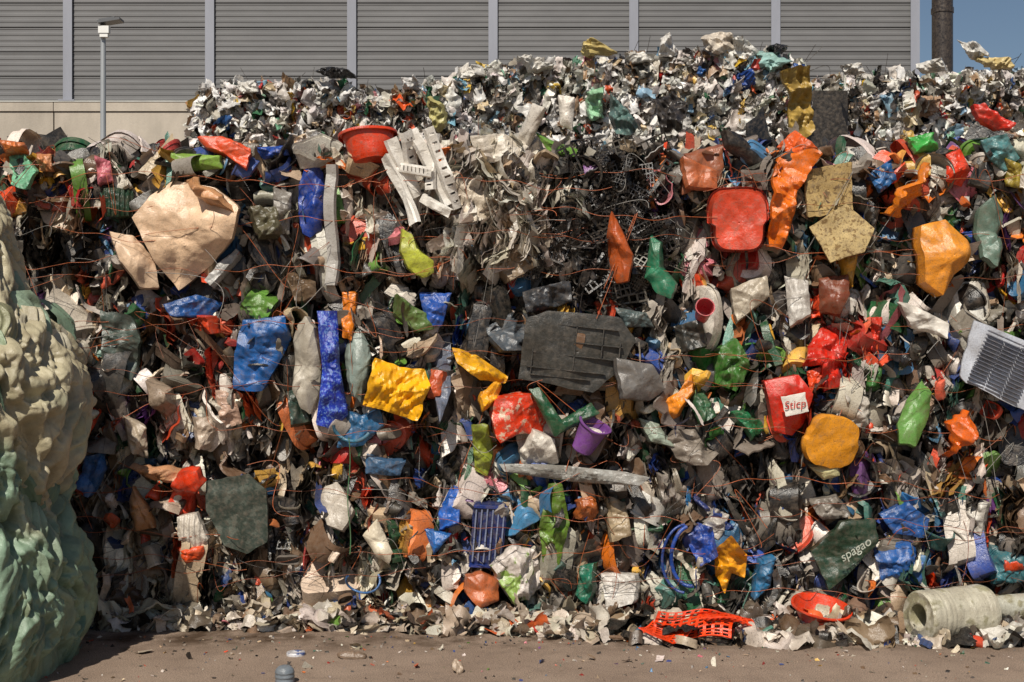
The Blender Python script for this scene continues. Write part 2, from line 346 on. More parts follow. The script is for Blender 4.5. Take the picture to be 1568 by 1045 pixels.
def tpos(K,up):
    x=rng.uniform(-4.5,4.5,K); return np.stack([x,rng.uniform(-.02,1.25,K),ztop(x)-.05+rng.uniform(-.08,up,K)],1)
K=1000; p=tpos(K,.06); scatter(B,T_chunk,p,anyrot(K),rng.uniform(.14,.36,K),colour(p))
K=300; p=tpos(K,.06); scatter(B,T_mid,p,anyrot(K),rng.uniform(.1,.3,K),colour(p))
K=450; p=tpos(K,.06); scatter(B,T_strip,p,anyrot(K),rng.uniform(.15,.4,K),colour(p))
K=350; p=tpos(K,.06); scatter(Fm,T_film,p,anyrot(K),rng.uniform(.12,.32,K),colour(p))
K=240; p=tpos(K,.03); scatter(B,T_obj,p,anyrot(K),rng.uniform(.12,.28,K),colour(p))
K=1000; p=tpos(K,.08); scatter(B,T_tiny,p,anyrot(K),rng.uniform(.03,.1,K),colour(p))
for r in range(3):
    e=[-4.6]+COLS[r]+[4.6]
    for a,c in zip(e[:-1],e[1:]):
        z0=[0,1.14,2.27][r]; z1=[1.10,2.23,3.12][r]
        if c>a: box(B,((a+c)/2,.98,(z0+z1)/2),(c-a-.05,1.1,z1-z0),lin((20,18,17)))  # bale cores coloured near-black so the gaps look deeply shaded
wall=B.build('baled_plastic_waste_wall',M_SC,sharp=34)
Fm.build('crumpled_film_scraps',M_FI,parent=wall,sharp=45)

# ------------------------------------------------------------ rear stack
def ztop2(x):
    px=x*F/13.8+784
    return CAMH+(522.5-np.interp(px,[296,306,322,430,500,545,580,640,700,780,860,960,1040,1100,1180,1235,1250,1330,1420,1568,1900],
      [180,150,132,128,126,134,150,134,114,102,93,91,88,80,84,95,110,103,102,98,102]))/F*13.8
def yb(x): return 5.+np.where(x>3.2,.45,0)+.06*np.sin(x*2.1)
B2=Batch(); F2=Batch()
def bpos(K,d0,d1,zmin=2.7):
    x=rng.uniform(-3.42,7.6,K); zt=ztop2(x); z=zmin+(zt-zmin)*rng.random(K)
    seam=.16*np.exp(-((z-3.72)/.05)**2)+.16*np.exp(-((z-4.35)/.03)**2)
    for c in (-2.2,-1.,.3,1.6,3.2,4.5): seam=seam+.14*np.exp(-((x-c)/.05)**2)
    return np.stack([x,yb(x)+d0+(d1-d0)*rng.random(K)+seam+np.clip(z-zt+.08,0,1)*.8,z],1)
K=1500; p=bpos(K,.08,.25); scatter(B2,T_mid,p,edge_on(K),rng.uniform(.14,.3,K),jitter(pick(DARK,K)))
K=5000; p=bpos(K,-.09,.1); scatter(F2,T_film,p,face_on(K),rng.uniform(.1,.25,K),jitter(pick(TOPP,K)))
K=1500; p=bpos(K,-.05,.1); scatter(B2,T_lay,p,face_on(K,.5,.4),rng.uniform(.12,.25,K),jitter(pick(TOPP,K)))
K=1500; p=bpos(K,-.05,.1); scatter(B2,T_chunk,p,face_on(K),rng.uniform(.09,.2,K),jitter(pick(TOPP,K)))
K=1400; p=bpos(K,-.05,.1); scatter(B2,T_obj,p,anyrot(K),rng.uniform(.09,.2,K),jitter(pick(TOPP,K)))
K=3000; p=bpos(K,-.1,.14); scatter(B2,T_tiny,p,anyrot(K),rng.uniform(.04,.1,K),jitter(pick(TOPP,K)))
def b2top(K,up):
    x=rng.uniform(-3.4,7.6,K); return np.stack([x,yb(x)+rng.uniform(0,1.4,K),ztop2(x)-.06+rng.uniform(-.1,up,K)],1)
K=1500; p=b2top(K,.07); scatter(F2,T_film,p,anyrot(K),rng.uniform(.1,.28,K),jitter(pick(TOPP,K)))
K=1000; p=b2top(K,.04); scatter(B2,T_tiny,p,anyrot(K),rng.uniform(.06,.14,K),jitter(pick(TOPP,K)))
K=500; p=b2top(K,.0); scatter(B2,T_chunk,p,anyrot(K),rng.uniform(.12,.24,K),jitter(pick(TOPP,K)))
K=900; p=np.stack([-3.42+rng.uniform(-.05,.15,K),rng.uniform(5,6.4,K),rng.uniform(2.5,4.5,K)],1)
scatter(B2,T_mid,p,anyrot(K),rng.uniform(.12,.3,K),jitter(pick(TOPP,K)))
xs=np.arange(-3.3,7.6,.5)
for x in xs: 
    zt=float(ztop2(np.array([x+.25]))[0])-.16
    box(B2,(x+.25,6.05+(.45 if x>3.2 else 0),zt/2),(.498,1.5,zt),lin((46,42,38)))
wall2=B2.build('rear_waste_bale_stack',M_SC,sharp=34)
F2.build('rear_film_scraps',M_FI,parent=wall2,sharp=45)

# ------------------------------------------------------------ hero pieces
def hero(name,px,py,o,col,y=-.1,rot=None,smooth=True,solid=.004,parent=None,mk=None,unit='px',**k):
    o=np.asarray(o,float)
    if unit=='px': o=o/F*(D0+y)
    if rot is None: rot=(rng.normal(0,11),0,rng.normal(0,15)); 
    v,f=piece(o,**k); mk=mk or {}
    yy=y+(.05 if unit=='px' else 0)
    ob=make_mesh(name,v,f,smooth,hm(col,**mk),loc=P(px,py,yy),rot=tuple(math.radians(a) for a in rot),sharp=28)
    if solid:
        m=ob.modifiers.new('thickness','SOLIDIFY'); m.thickness=solid; m.offset=0
    return ob
def polyhero(name,pts,col,y=-.1,**k):
    pts=np.asarray(pts,float); c=(pts.max(0)+pts.min(0))/2; o=(pts-c)*np.array([1,-1])
    return hero(name,c[0],c[1],o,col,y=y,**k)
def lathe(name,px,py,prof,col,y=-.1,rot=(0,0,0),sq=1.,sup=2.,seg=40,amp=.06,solid=.003,loc=None,mk=None,nf=0,sharp=30):
    a=np.linspace(0,2*np.pi,seg,endpoint=False); ca,sa=np.cos(a),np.sin(a); r=(np.abs(ca)**sup+np.abs(sa)**sup)**(-1/sup)
    pr=[]
    for (r0,z0),(r1,z1) in zip(prof[:-1],prof[1:]):
        for t in (0,.34,.67): pr.append((r0+(r1-r0)*t,z0+(z1-z0)*t))
    pr.append(prof[-1])
    v=np.array([[R*rr*c,R*rr*s*sq,Z] for R,Z in pr for rr,c,s in zip(r,ca,sa)])
    S=max(abs(v).max(),.01)
    v[:,0]+=crumple(v[:,[1,2]],S,amp*.6)*.7; v[:,1]+=crumple(v[:,[0,2]],S,amp)*.7
    if nf: v=fold(v,v[:,[0,2]].copy(),nf,.2,.7,.3)
    ob=make_mesh(name,v,gfaces(len(pr),seg,True),True,hm(col,**(mk or {})),loc=P(px,py,y) if loc is None else loc,rot=tuple(math.radians(a) for a in rot),sharp=sharp)
    if solid: m=ob.modifiers.new('thickness','SOLIDIFY'); m.thickness=solid; m.offset=0
    return ob
polyhero('crushed_drum_panel',[(262,276),(330,288),(368,318),(356,366),(322,404),(268,446),(236,402),(204,334),(228,300)],(238,204,170),y=-.2,bulge=.05,wall=.12,amp=.17,wr=.004,rot=(4,0,4),bend=.5,rag=.008,mk=dict(dirt=.4))
polyhero('crushed_drum_flap',[(170,354),(205,360),(236,396),(242,440),(214,440),(184,400)],(232,202,172),y=-.18,amp=.2,rag=.01,mk=dict(dirt=.35))
polyhero('crushed_drum_flap',[(270,278),(300,270),(352,300),(366,330),(340,326),(300,296)],(205,150,105),y=-.22,amp=.3,mk=dict(dirt=.4))
lathe('washing_up_basin',565,222,[(.001,-.12),(.12,-.12),(.14,-.09),(.175,.07),(.20,.075),(.20,.055)],(222,62,20),y=-.06,rot=(-12,-8,0),amp=.12,sq=.8)
tb=hero('plastic_tub',1132,342,rrect(76,86,4)*(1+.07*np.sign(rrect(76,86,4)[:,1:2])),(216,72,42),y=-.26,wall=.15,flare=.12,rim=.06,bulge=-.012,amp=.07,bend=.1,rag=.004,rot=(8,0,-6))
polyhero('folded_tarpaulin_orange',[(1196,240),(1240,228),(1248,240),(1222,280),(1216,330),(1200,380),(1180,376),(1178,300)],(236,116,18),y=-.2,amp=.4,wr=.014,wall=.05,rot=(0,0,8))
polyhero('foam_board',[(1230,262),(1304,248),(1308,322),(1236,334)],(188,162,110),y=-.2,amp=.05,wall=.03,bulge=0,rag=.012,rot=(5,0,6),mk=dict(rough=.8,dirt=.7,spec=.2,print_col=(130,106,68),print_scale=34))
polyhero('foam_board',[(1242,346),(1296,312),(1338,350),(1322,388),(1272,402)],(190,168,120),y=-.26,amp=.08,wall=.03,bulge=0,rag=.012,rot=(-6,0,-8),mk=dict(rough=.8,dirt=.7,spec=.2,print_col=(130,106,68),print_scale=34))
polyhero('yellow_plastic_strip',[(1290,390),(1318,384),(1306,438),(1296,420)],(220,162,50),y=-.16,amp=.3)
polyhero('crumpled_film_bag',[(1385,246),(1412,262),(1420,300),(1396,336),(1366,330),(1360,300),(1376,276)],(234,130,22),y=-.16,amp=.45,wr=.02,wall=.05)
polyhero('plastic_jerrycan',[(1412,344),(1450,336),(1492,372),(1486,400),(1462,420),(1446,452),(1416,432),(1408,380)],(240,155,48),y=-.2,amp=.18,bulge=.04,wall=.12,rag=.008)
polyhero('bin_lid',[(1502,318),(1524,300),(1542,330),(1536,370),(1520,410),(1502,392)],(100,125,112),y=-.14,amp=.2,wall=.05)
hero('plastic_barrel',478,308,mess(44,118,9,.08),(28,62,150),y=-.12,bulge=.05,wall=.08,amp=.2,rot=(0,3,10))
def ladder(name,a,b,w,col,y,n=9,hole=True):
    a=np.array(a,float);b=np.array(b,float); L_=np.linalg.norm(b-a)/F*D0; w=w/F*D0; an=math.atan2(b[0]-a[0],b[1]-a[1])
    cy=[0.]
    for i in range(2*n+1): cy.append(cy[-1]+(1. if i%2==0 else .38))
    cy=(np.array(cy)/cy[-1]-.5)*L_; cx=np.array([-.5,-.42,-.26,.26,.42,.5])*w
    Y,X_=np.meshgrid(cy,cx,indexing='ij'); v=np.stack([X_.ravel(),np.where(abs(X_)>.45*w,.03,0).ravel(),-Y.ravel()],1)
    v[:,1]+=.02*np.sin(v[:,2]*9+rng.uniform(0,6))+creases(v[:,[0,2]],L_,.6,5); v[:,0]+=.008*np.sin(v[:,2]*9+rng.uniform(0,6))
    f=gfaces(len(cy),6).reshape(len(cy)-1,5,4); keep=np.ones((len(cy)-1,5),bool)
    if hole: keep[1::2,2]=False
    ob=make_mesh(name,v,f[keep],False,hm(col,dirt=.3),loc=P(*(a+b)/2,y),rot=(rng.normal(0,.1),-an,rng.normal(0,.45)))
    m=ob.modifiers.new('thickness','SOLIDIFY'); m.thickness=.004
for i,(a,b,w) in enumerate([((610,206),(666,328),22),((632,200),(686,314),20),((650,200),(700,318),16),((600,214),(640,300),18),((660,206),(662,290),15),((590,240),(642,345),16),((600,256),(662,264),14),((640,300),(690,330),14)]):
    ladder('slotted_white_trim',a,b,w,(240,237,230),-.13-.015*i,hole=(i%2==0))
ladder('grey_plastic_strip',(508,254),(504,436),18,(180,177,172),-.1,hole=False)
polyhero('plastic_scoop',[(617,352),(630,360),(642,382),(662,400),(664,418),(648,426),(626,412),(613,386)],(190,198,70),y=-.18,amp=.12,bulge=.03,wall=.05,bend=.1)
polyhero('collapsed_funnel',[(938,325),(956,360),(970,392),(962,430),(942,432),(926,404),(930,362)],(190,88,35),y=-.24,amp=.24,bulge=.05,wall=.05)
polyhero('detergent_bottle',[(996,360),(1012,372),(1012,410),(1034,436),(1028,458),(1006,450),(988,424)],(45,125,92),y=-.16,amp=.18,bulge=.05,wall=.06)
dp=polyhero('car_underbody_tray',[(806,486),(838,476),(950,486),(974,520),(956,560),(908,602),(794,580)],(56,55,51),y=-.24,amp=.05,bulge=.01,wall=.05,rot=(0,0,0),bend=0,rag=.012,mk=dict(rough=.3,dirt=.3))
b=Batch()
an=math.radians(-6); R=np.array([[math.cos(an),0,-math.sin(an)],[0,1,0],[math.sin(an),0,math.cos(an)]])
def tr(x,z): return (x*math.cos(an)-z*math.sin(an),-.022,x*math.sin(an)+z*math.cos(an))
for zz,x0,x1 in [(.17,-.32,.26),(.09,-.30,-.1),(.06,-.02,.3),(-.03,-.3,.28),(-.13,-.33,.2),(-.18,-.3,.1)]:
    box(b,tr((x0+x1)/2,zz),(x1-x0,.03,.006),lin((58,57,54)),R)
for xx,z0,z1 in [(-.3,-.18,.2),(-.1,-.13,.17),(-.02,-.13,.17),(.16,-.03,.17),(.28,-.05,.1)]:
    box(b,tr(xx,(z0+z1)/2),(.006,.03,z1-z0),lin((58,57,54)),R)
b.build('ribs',M_SC,parent=dp)
polyhero('grey_housing',[(942,548),(1000,560),(1024,596),(1000,612),(950,610)],(118,116,114),y=-.3,amp=.14,wall=.08)
polyhero('crushed_bin',[(372,490),(436,486),(444,520),(424,560),(400,600),(356,596),(360,540)],(25,94,168),y=-.2,amp=.2,wall=.14,wr=.006)
hero('plastic_bottle',468,560,mess(46,152,9,.06),(212,205,190),y=-.2,bulge=.05,wall=.08,amp=.16,mk=dict(dirt=.35,transl=.2))
polyhero('woven_sack_strip',[(486,478),(516,474),(520,560),(534,640),(508,660),(484,650),(494,570)],(18,52,170),y=-.28,amp=.22,wall=.03,wr=.01,rot=(0,0,8),mk=dict(print_col=(100,135,205),print_scale=60,dirt=.3))
hero('plastic_bottle',550,560,mess(36,112,9,.08),(142,158,152),y=-.16,bulge=.05,wall=.07,amp=.18,mk=dict(dirt=.35))
polyhero('yellow_carrier_bag',[(574,548),(612,562),(650,566),(658,590),(640,646),(600,632),(556,620),(566,580)],(246,180,20),y=-.24,amp=.4,bulge=.03,wall=.06,wr=.022,rot=(0,0,6),mk=dict(dirt=.2))
polyhero('yellow_film_strip',[(690,532),(722,540),(778,578),(774,588),(735,582),(700,556)],(242,176,25),y=-.24,amp=.4,wr=.01,rot=(0,0,0))
polyhero('yellow_film_strip',[(736,600),(776,582),(760,612),(734,632)],(240,166,25),y=-.22,amp=.5,wr=.01)
polyhero('orange_storage_box',[(756,612),(800,604),(846,614),(858,650),(840,668),(790,664),(764,678),(752,640)],(234,60,20),y=-.22,amp=.25,bulge=.03,wall=.1,mk=dict(print_col=(225,190,165),print_scale=16,dirt=.6))
for pts in ([(810,596),(826,594),(866,652),(848,668)],[(850,668),(848,650),(906,618),(918,634)]):
    polyhero('green_plastic_bracket',pts,(28,84,54),y=-.28,amp=.12,wall=.05,rot=(0,0,0))
lathe('purple_cup',902,668,[(.001,-.11),(.06,-.11),(.07,-.1),(.105,.09),(.118,.09),(.118,.08)],(128,76,156),y=-.22,rot=(28,28,0),amp=.3,sq=.75)
hero('grey_sack',1064,684,mess(88,56),(146,137,127),y=-.18,bulge=.05,amp=.35,wr=.014,wall=.06)
rb=polyhero('red_bucket',[(1170,584),(1222,574),(1244,604),(1232,650),(1214,668),(1188,662)],(216,42,22),y=-.22,amp=.13,bulge=.03,wall=.12,rot=(0,0,0),bend=.1,rag=.006)
lb=polyhero('label',[(1196,608),(1232,602),(1238,630),(1204,638)],(232,228,220),y=-.34,amp=.01,wall=.004,bulge=.004,rot=(0,0,0),bend=0,mk=dict(dirt=.3))
def text(s,px,py,y,size,col,rot,par):
    c=bpy.data.curves.new('lettering','FONT'); c.body=s; c.size=size; c.extrude=.001; c.align_x='CENTER'; c.align_y='CENTER'; c.shear=.2
    o=bpy.data.objects.new('lettering',c); sc.collection.objects.link(o); c.materials.append(hm(col,dirt=.4)); o.location=P(px,py,y); o.rotation_euler=(math.pi/2,math.radians(rot),0)
    bpy.context.view_layer.update(); o.parent=par; o.matrix_parent_inverse=par.matrix_world.inverted(); return o
bpy.context.view_layer.update(); lb.parent=rb; lb.matrix_parent_inverse=rb.matrix_world.inverted()
text('Sticp',1217,620,-.305,.075,(200,40,25),-8,rb)
hero('foam_seat_cushion',1277,676,rrect(84,78,3.2)*(1+.05*np.sign(rrect(84,78,3.2)[:,1:2])*-1),(234,156,38),y=-.26,bulge=.01,wall=.08,amp=.06,rot=(12,8,16),bend=.2,mk=dict(rough=.8,dirt=.5,spec=.2))
polyhero('white_foam_offcut',[(1240,716),(1280,712),(1286,728),(1262,736)],(212,206,155),y=-.18,amp=.1)
polyhero('green_bowl',[(1414,582),(1428,600),(1422,640),(1400,684),(1376,680),(1374,650),(1392,610)],(104,155,76),y=-.22,bulge=.05,wall=.06,amp=.1)
polyhero('orange_film_bundle',[(1450,650),(1476,626),(1490,660),(1488,700),(1470,710),(1456,690)],(236,106,20),y=-.18,amp=.5,wr=.016)
rs=polyhero('ribbed_cladding_sheet',[(1496,492),(1568,520),(1600,540),(1576,632),(1500,596),(1468,578)],(192,198,210),y=-.24,amp=.05,wall=.02,bulge=.01,rot=(0,0,0),bend=0,mk=dict(dirt=.4))
b=Batch()
an=-math.radians(24); R=np.array([[math.cos(an),0,-math.sin(an)],[0,1,0],[math.sin(an),0,math.cos(an)]])
for k in range(15):
    zz=.17-.024*k
    for s_ in (-1,0,1):
        box(b,(s_*.125*math.cos(an)+zz*.42,-.012,zz+s_*.125*math.sin(an)),(.115,.03,.007),lin((100,104,118)),R)
b.build('ribs',M_SC,parent=rs)
polyhero('torn_white_card',[(1376,466),(1400,470),(1458,498),(1452,518),(1400,506)],(230,226,218),y=-.22,amp=.25,mk=dict(dirt=.2))
for pts,c in (([(1262,500),(1290,490),(1300,530),(1288,590),(1262,600),(1256,560),(1230,560),(1240,530)],(218,40,22)),([(1334,486),(1350,486),(1346,540),(1334,536)],(212,50,28)),([(1236,570),(1260,560),(1262,590),(1240,604)],(224,70,25))):
    polyhero('red_plastic_fragment',pts,c,y=-.16,amp=.5,wr=.012,wall=.04)
for pts,c in (([(1100,540),(1130,520),(1150,560),(1128,600),(1100,590)],(62,114,45)),([(1120,630),(1160,620),(1176,650),(1150,670)],(35,114,72)),([(1330,560),(1350,560),(1346,610),(1326,600)],(55,108,50)),([(1060,600),(1090,590),(1090,640),(1066,650)],(50,92,62))):
    polyhero('green_plastic_fragment',pts,c,y=-.12,amp=.4,wr=.01)
lathe('pink_cup',1077,478,[(.001,-.08),(.045,-.08),(.06,.08),(.066,.08)],(205,75,85),y=-.18,rot=(70,10,0),amp=.1)
polyhero('slate_board',[(316,738),(384,724),(412,750),(410,830),(376,850),(340,838),(314,782)],(60,72,65),y=-.2,amp=.07,wall=.02,bulge=0,rag=.008,rot=(8,0,-8),mk=dict(rough=.45,dirt=.6,print_col=(90,98,90),print_scale=14))
for pts,c in (([(284,716),(312,716),(318,740),(286,770),(276,820),(252,810),(252,770)],(228,62,25)),([(270,840),(312,836),(314,860),(286,862)],(226,80,30)),([(205,745),(228,780),(236,808),(210,812),(198,776)],(184,132,86)),([(206,706),(260,712),(290,740),(250,744),(216,728)],(208,154,114))):
    polyhero('crushed_pot',pts,c,y=-.18,amp=.35,wall=.06,bulge=.03)
polyhero('white_ribbed_offcut',[(272,792),(300,786),(318,826),(300,842),(274,826)],(218,210,198),y=-.2,amp=.1,rib=.004)
polyhero('white_card_shard',[(556,820),(578,794),(602,846),(596,864),(576,850)],(228,218,196),y=-.2,amp=.12,wall=.02,mk=dict(dirt=.2))
polyhero('white_plastic_frame',[(480,752),(508,732),(544,780),(530,812),(506,806)],(196,188,176),y=-.18,amp=.15,wall=.05)
sl=hero('slatted_crate_side',747,820,rrect(50,104,10),(18,38,96),y=-.14,amp=.04,wall=.05,bulge=.01,rot=(6,4,8),bend=0)
b=Batch()
for k in range(6): box(b,(-.095+.038*k,-.016,rng.normal(0,.006)),(.009,.02,.38+rng.normal(0,.02)),lin((130,142,176)))
for z in (-.21,.20): box(b,(0,-.014,z),(.23,.03,.018),lin((32,58,135)))
b.build('slats',M_SC,parent=sl)
for pts,c in (([(840,740),(860,740),(872,800),(856,870),(832,862),(826,810)],(96,132,42)),([(724,650),(750,650),(752,700),(744,730),(726,720)],(146,160,52)),([(690,740),(706,748),(704,800),(668,812),(672,780)],(30,94,186)),([(650,812),(690,820),(664,850)],(40,108,186)),
  ([(884,868),(910,862),(908,900),(896,926),(878,912)],(30,116,92)),([(905,760),(920,768),(914,800),(890,796),(886,768)],(186,100,45)),
  ([(1068,800),(1092,808),(1096,850),(1070,866),(1056,836)],(28,68,156)),([(1350,790),(1390,770),(1424,796),(1416,824),(1370,818)],(28,88,162)),
  ([(1340,850),(1400,838),(1420,880),(1400,920),(1356,910)],(32,94,170)),([(1164,860),(1186,852),(1180,900),(1156,920)],(45,112,158)),([(252,468),(300,452),(340,462),(320,486),(264,486)],(25,80,148)),
  ([(268,480),(326,486),(330,512),(292,514)],(220,70,30)),([(380,452),(420,470),(408,492),(352,484)],(98,146,60)),([(640,448),(690,450),(676,500),(654,500)],(30,84,176)),([(604,452),(650,480),(664,504),(640,508),(606,478)],(94,122,64)),
  ([(524,626),(552,640),(582,626),(588,650),(556,684),(516,686)],(38,100,148)),([(656,566),(676,568),(676,606),(658,610)],(196,86,45)),([(520,450),(542,452),(540,520),(524,516)],(230,128,25)),([(1008,620),(1040,600),(1056,572),(1060,600),(1036,640),(1012,650)],(234,140,30)),
  ([(1080,810),(1100,780),(1120,790),(1104,830)],(188,184,178)),([(980,640),(1010,650),(1030,684),(996,676)],(148,162,148)),([(154,476),(196,480),(210,520),(200,584),(160,560)],(84,98,92)),([(664,510),(694,500),(690,600),(668,660)],(104,114,134)),([(1400,470),(1440,500),(1400,508)],(226,224,218)),
  ([(312,428),(356,376),(362,384),(326,440)],(186,186,184)),([(436,410),(482,416),(484,456),(452,462)],(110,90,70)),([(746,500),(800,470),(830,476),(800,540),(760,540)],(74,82,90)),([(800,446),(872,432),(876,462),(806,480)],(60,64,70)),
  ([(780,640),(850,672),(856,710),(800,714)],(214,208,198)),([(1120,440),(1176,420),(1180,450),(1130,490)],(190,180,162)),([(1200,420),(1236,430),(1240,480),(1210,500)],(194,190,184)),([(1030,500),(1076,490),(1080,530),(1040,540)],(56,58,56)),([(940,470),(990,480),(1000,500),(960,500)],(88,104,106)),
  ([(420,290),(446,296),(444,360),(420,360)],(144,140,134)),([(384,316),(420,320),(430,360),(396,366)],(88,84,62)),([(690,260),(730,262),(760,330),(720,342),(700,300)],(206,194,176)),([(720,210),(770,206),(810,226),(780,256),(730,250)],(222,214,200)),([(770,300),(806,310),(820,350),(780,364)],(210,206,200)),
  ([(760,380),(800,376),(816,412),(780,430)],(142,124,102)),([(1290,600),(1330,610),(1330,650),(1300,660)],(200,194,184)),([(1240,770),(1280,760),(1300,790),(1260,800)],(140,134,126)),([(1010,730),(1050,726),(1056,790),(1020,796)],(160,152,144)),([(930,760),(960,770),(962,820),(936,830)],(168,150,122)),
  ([(920,880),(970,880),(976,920),(940,930)],(206,202,196)),([(1520,840),(1568,850),(1568,890),(1520,896)],(56,112,122)),([(1480,760),(1510,770),(1500,820),(1476,810)],(204,200,192)),([(560,700),(620,710),(612,730),(560,726)],(66,104,142)),([(440,600),(470,590),(476,640),(446,650)],(54,76,68)),
  ([(128,700),(150,696),(162,720),(140,760),(120,740)],(60,110,175)),([(118,730),(136,728),(130,760),(114,752)],(200,60,35)),([(190,640),(220,650),(226,700),(200,690)],(190,176,156)),([(330,600),(360,606),(370,650),(340,660)],(204,170,150)),([(230,580),(262,600),(266,690),(246,690)],(168,150,132)),([(300,640),(330,640),(326,690),(304,688)],(196,178,160))):
    polyhero('plastic_fragment',pts,c,y=-.15,amp=rng.uniform(.14,.42),wr=.007,wall=rng.uniform(.05,.12),bulge=.02)
polyhero('printed_carrier_bag',[(756,868),(790,836),(826,846),(838,880),(830,916),(790,926),(772,900)],(220,212,206),y=-.2,amp=.3,wr=.016,bulge=.04,mk=dict(print_col=(130,160,75),print_scale=9,dirt=.35))
polyhero('terracotta_lump',[(716,884),(740,878),(766,892),(764,920),(730,928),(714,910)],(195,105,60),y=-.22,amp=.15,bulge=.03,wall=.08)
polyhero('yellow_bag',[(1092,846),(1120,824),(1144,850),(1140,884),(1120,876),(1110,908),(1096,880)],(242,164,28),y=-.2,amp=.45,wr=.014,bulge=.03,mk=dict(dirt=.2))
gb=polyhero('green_sack',[(1246,846),(1290,800),(1340,796),(1346,830),(1300,880),(1270,904)],(36,62,46),y=-.22,amp=.10,wr=.004,bulge=.01,rot=(0,0,0),bend=.05)
text('spagao',1310,842,-.26,.085,(196,202,190),-32,gb)
polyhero('brown_pot',[(1254,426),(1298,418),(1300,452),(1286,482),(1256,474)],(124,64,42),y=-.18,amp=.14,bulge=.04,wall=.08)
polyhero('wet_grey_sheet',[(760,712),(840,712),(960,722),(996,730),(980,742),(880,738),(770,724)],(150,150,146),y=-.2,amp=.25,wall=.03,wr=.012)
hero('green_crate_side',180,310,rrect(46,44,9),(32,62,44),y=-.12,amp=.08,wall=.08,rib=.006)
polyhero('lime_plastic_panel',[(260,234),(290,236),(340,240),(342,258),(290,262),(262,258)],(138,178,75),y=-.14,amp=.15,wall=.05)
polyhero('orange_lid',[(300,208),(340,210),(384,228),(378,262),(352,240),(316,226)],(230,82,35),y=-.14,amp=.2,wall=.05)
polyhero('pink_tub',[(146,240),(168,246),(172,276),(150,282)],(208,112,126),y=-.14,amp=.3,bulge=.03)
for pts,c in (([(0,232),(30,236),(58,262),(50,290),(16,282)],(120,190,152)),([(0,216),(36,216),(44,230),(10,232)],(218,122,60)),([(56,236),(78,236),(80,262),(60,262)],(208,138,90))):
    polyhero('crumpled_tub',pts,c,y=-.12,amp=.4,wr=.01)
for pts,c in (([(764,246),(820,160),(842,168),(800,236),(778,254)],(216,210,200)),([(820,204),(850,220),(884,232),(880,246),(840,232)],(120,172,70)),([(855,146),(880,150),(876,200),(858,190)],(226,220,210))):
    polyhero('bent_plastic_board',pts,c,y=-.04,amp=.15,wall=.03)
polyhero('teal_tarpaulin',[(934,142),(962,170),(978,196),(966,210),(944,206),(930,176)],(88,118,114),y=.3,amp=.5,wr=.02,wall=.02)
polyhero('black_pipe_section',[(1100,202),(1120,206),(1200,250),(1196,268),(1170,262),(1110,226)],(38,37,38),y=-.1,amp=.1,bulge=.04,wall=.06,mk=dict(rough=.3))
polyhero('brown_board',[(1048,240),(1108,226),(1104,280),(1046,300)],(156,92,62),y=-.08,amp=.2)
polyhero('brown_board',[(1046,240),(1100,262),(1096,290),(1050,286)],(190,104,62),y=-.14,amp=.2)
for pts,c in (([(1490,160),(1506,160),(1552,190),(1544,202),(1500,180)],(218,45,25)),([(1450,238),(1470,230),(1486,262),(1472,286),(1450,276)],(224,60,25)),([(1504,214),(1540,206),(1562,240),(1540,262),(1516,244)],(84,138,142)),([(1536,240),(1562,252),(1566,290),(1540,284)],(156,138,50)),
   ([(1396,206),(1430,204),(1440,226),(1404,232)],(60,170,70)),([(1330,266),(1366,246),(1372,276),(1346,296)],(35,96,155)),([(1190,226),(1216,196),(1250,226),(1230,250)],(228,96,30)),([(392,226),(436,224),(440,238),(400,244)],(30,78,172))):
    polyhero('plastic_tray_fragment',pts,c,y=-.1,amp=.3,wr=.01,wall=.05)
def tube(b,pts,r,col,seg=6):
    pts=np.asarray(pts,float); n=len(pts); t=np.gradient(pts,axis=0); t/=np.linalg.norm(t,axis=1,keepdims=True)+1e-9
    u=np.cross(t,np.array([.31,.83,.46])); u/=np.linalg.norm(u,axis=1,keepdims=True)+1e-9; w=np.cross(t,u)
    a=np.linspace(0,2*np.pi,seg,endpoint=False)
    v=pts[:,None]+r*(u[:,None]*np.cos(a)[None,:,None]+w[:,None]*np.sin(a)[None,:,None])
    b.add(v.reshape(-1,3),gfaces(n,seg,True),np.asarray(col),True)
b=Batch()
for (cx,cy,rx,ry,a0,a1,c,r) in [(1056,852,28,46,100,280,(28,75,165),.014),(1048,856,34,52,90,270,(30,70,150),.010),(556,890,26,18,150,390,(60,110,170),.008),(540,650,30,26,180,330,(60,120,150),.014)]:
    a=np.radians(np.linspace(a0,a1,24)); c0=P(cx,cy,-.16); k=(D0-.16)/F
    tube(b,np.stack([c0[0]+np.cos(a)*rx*k,c0[1]+.03*np.sin(a*2),c0[2]+np.sin(a)*ry*k],1),r,lin(c),8)
b.build('bent_plastic_hoops',M_SC)

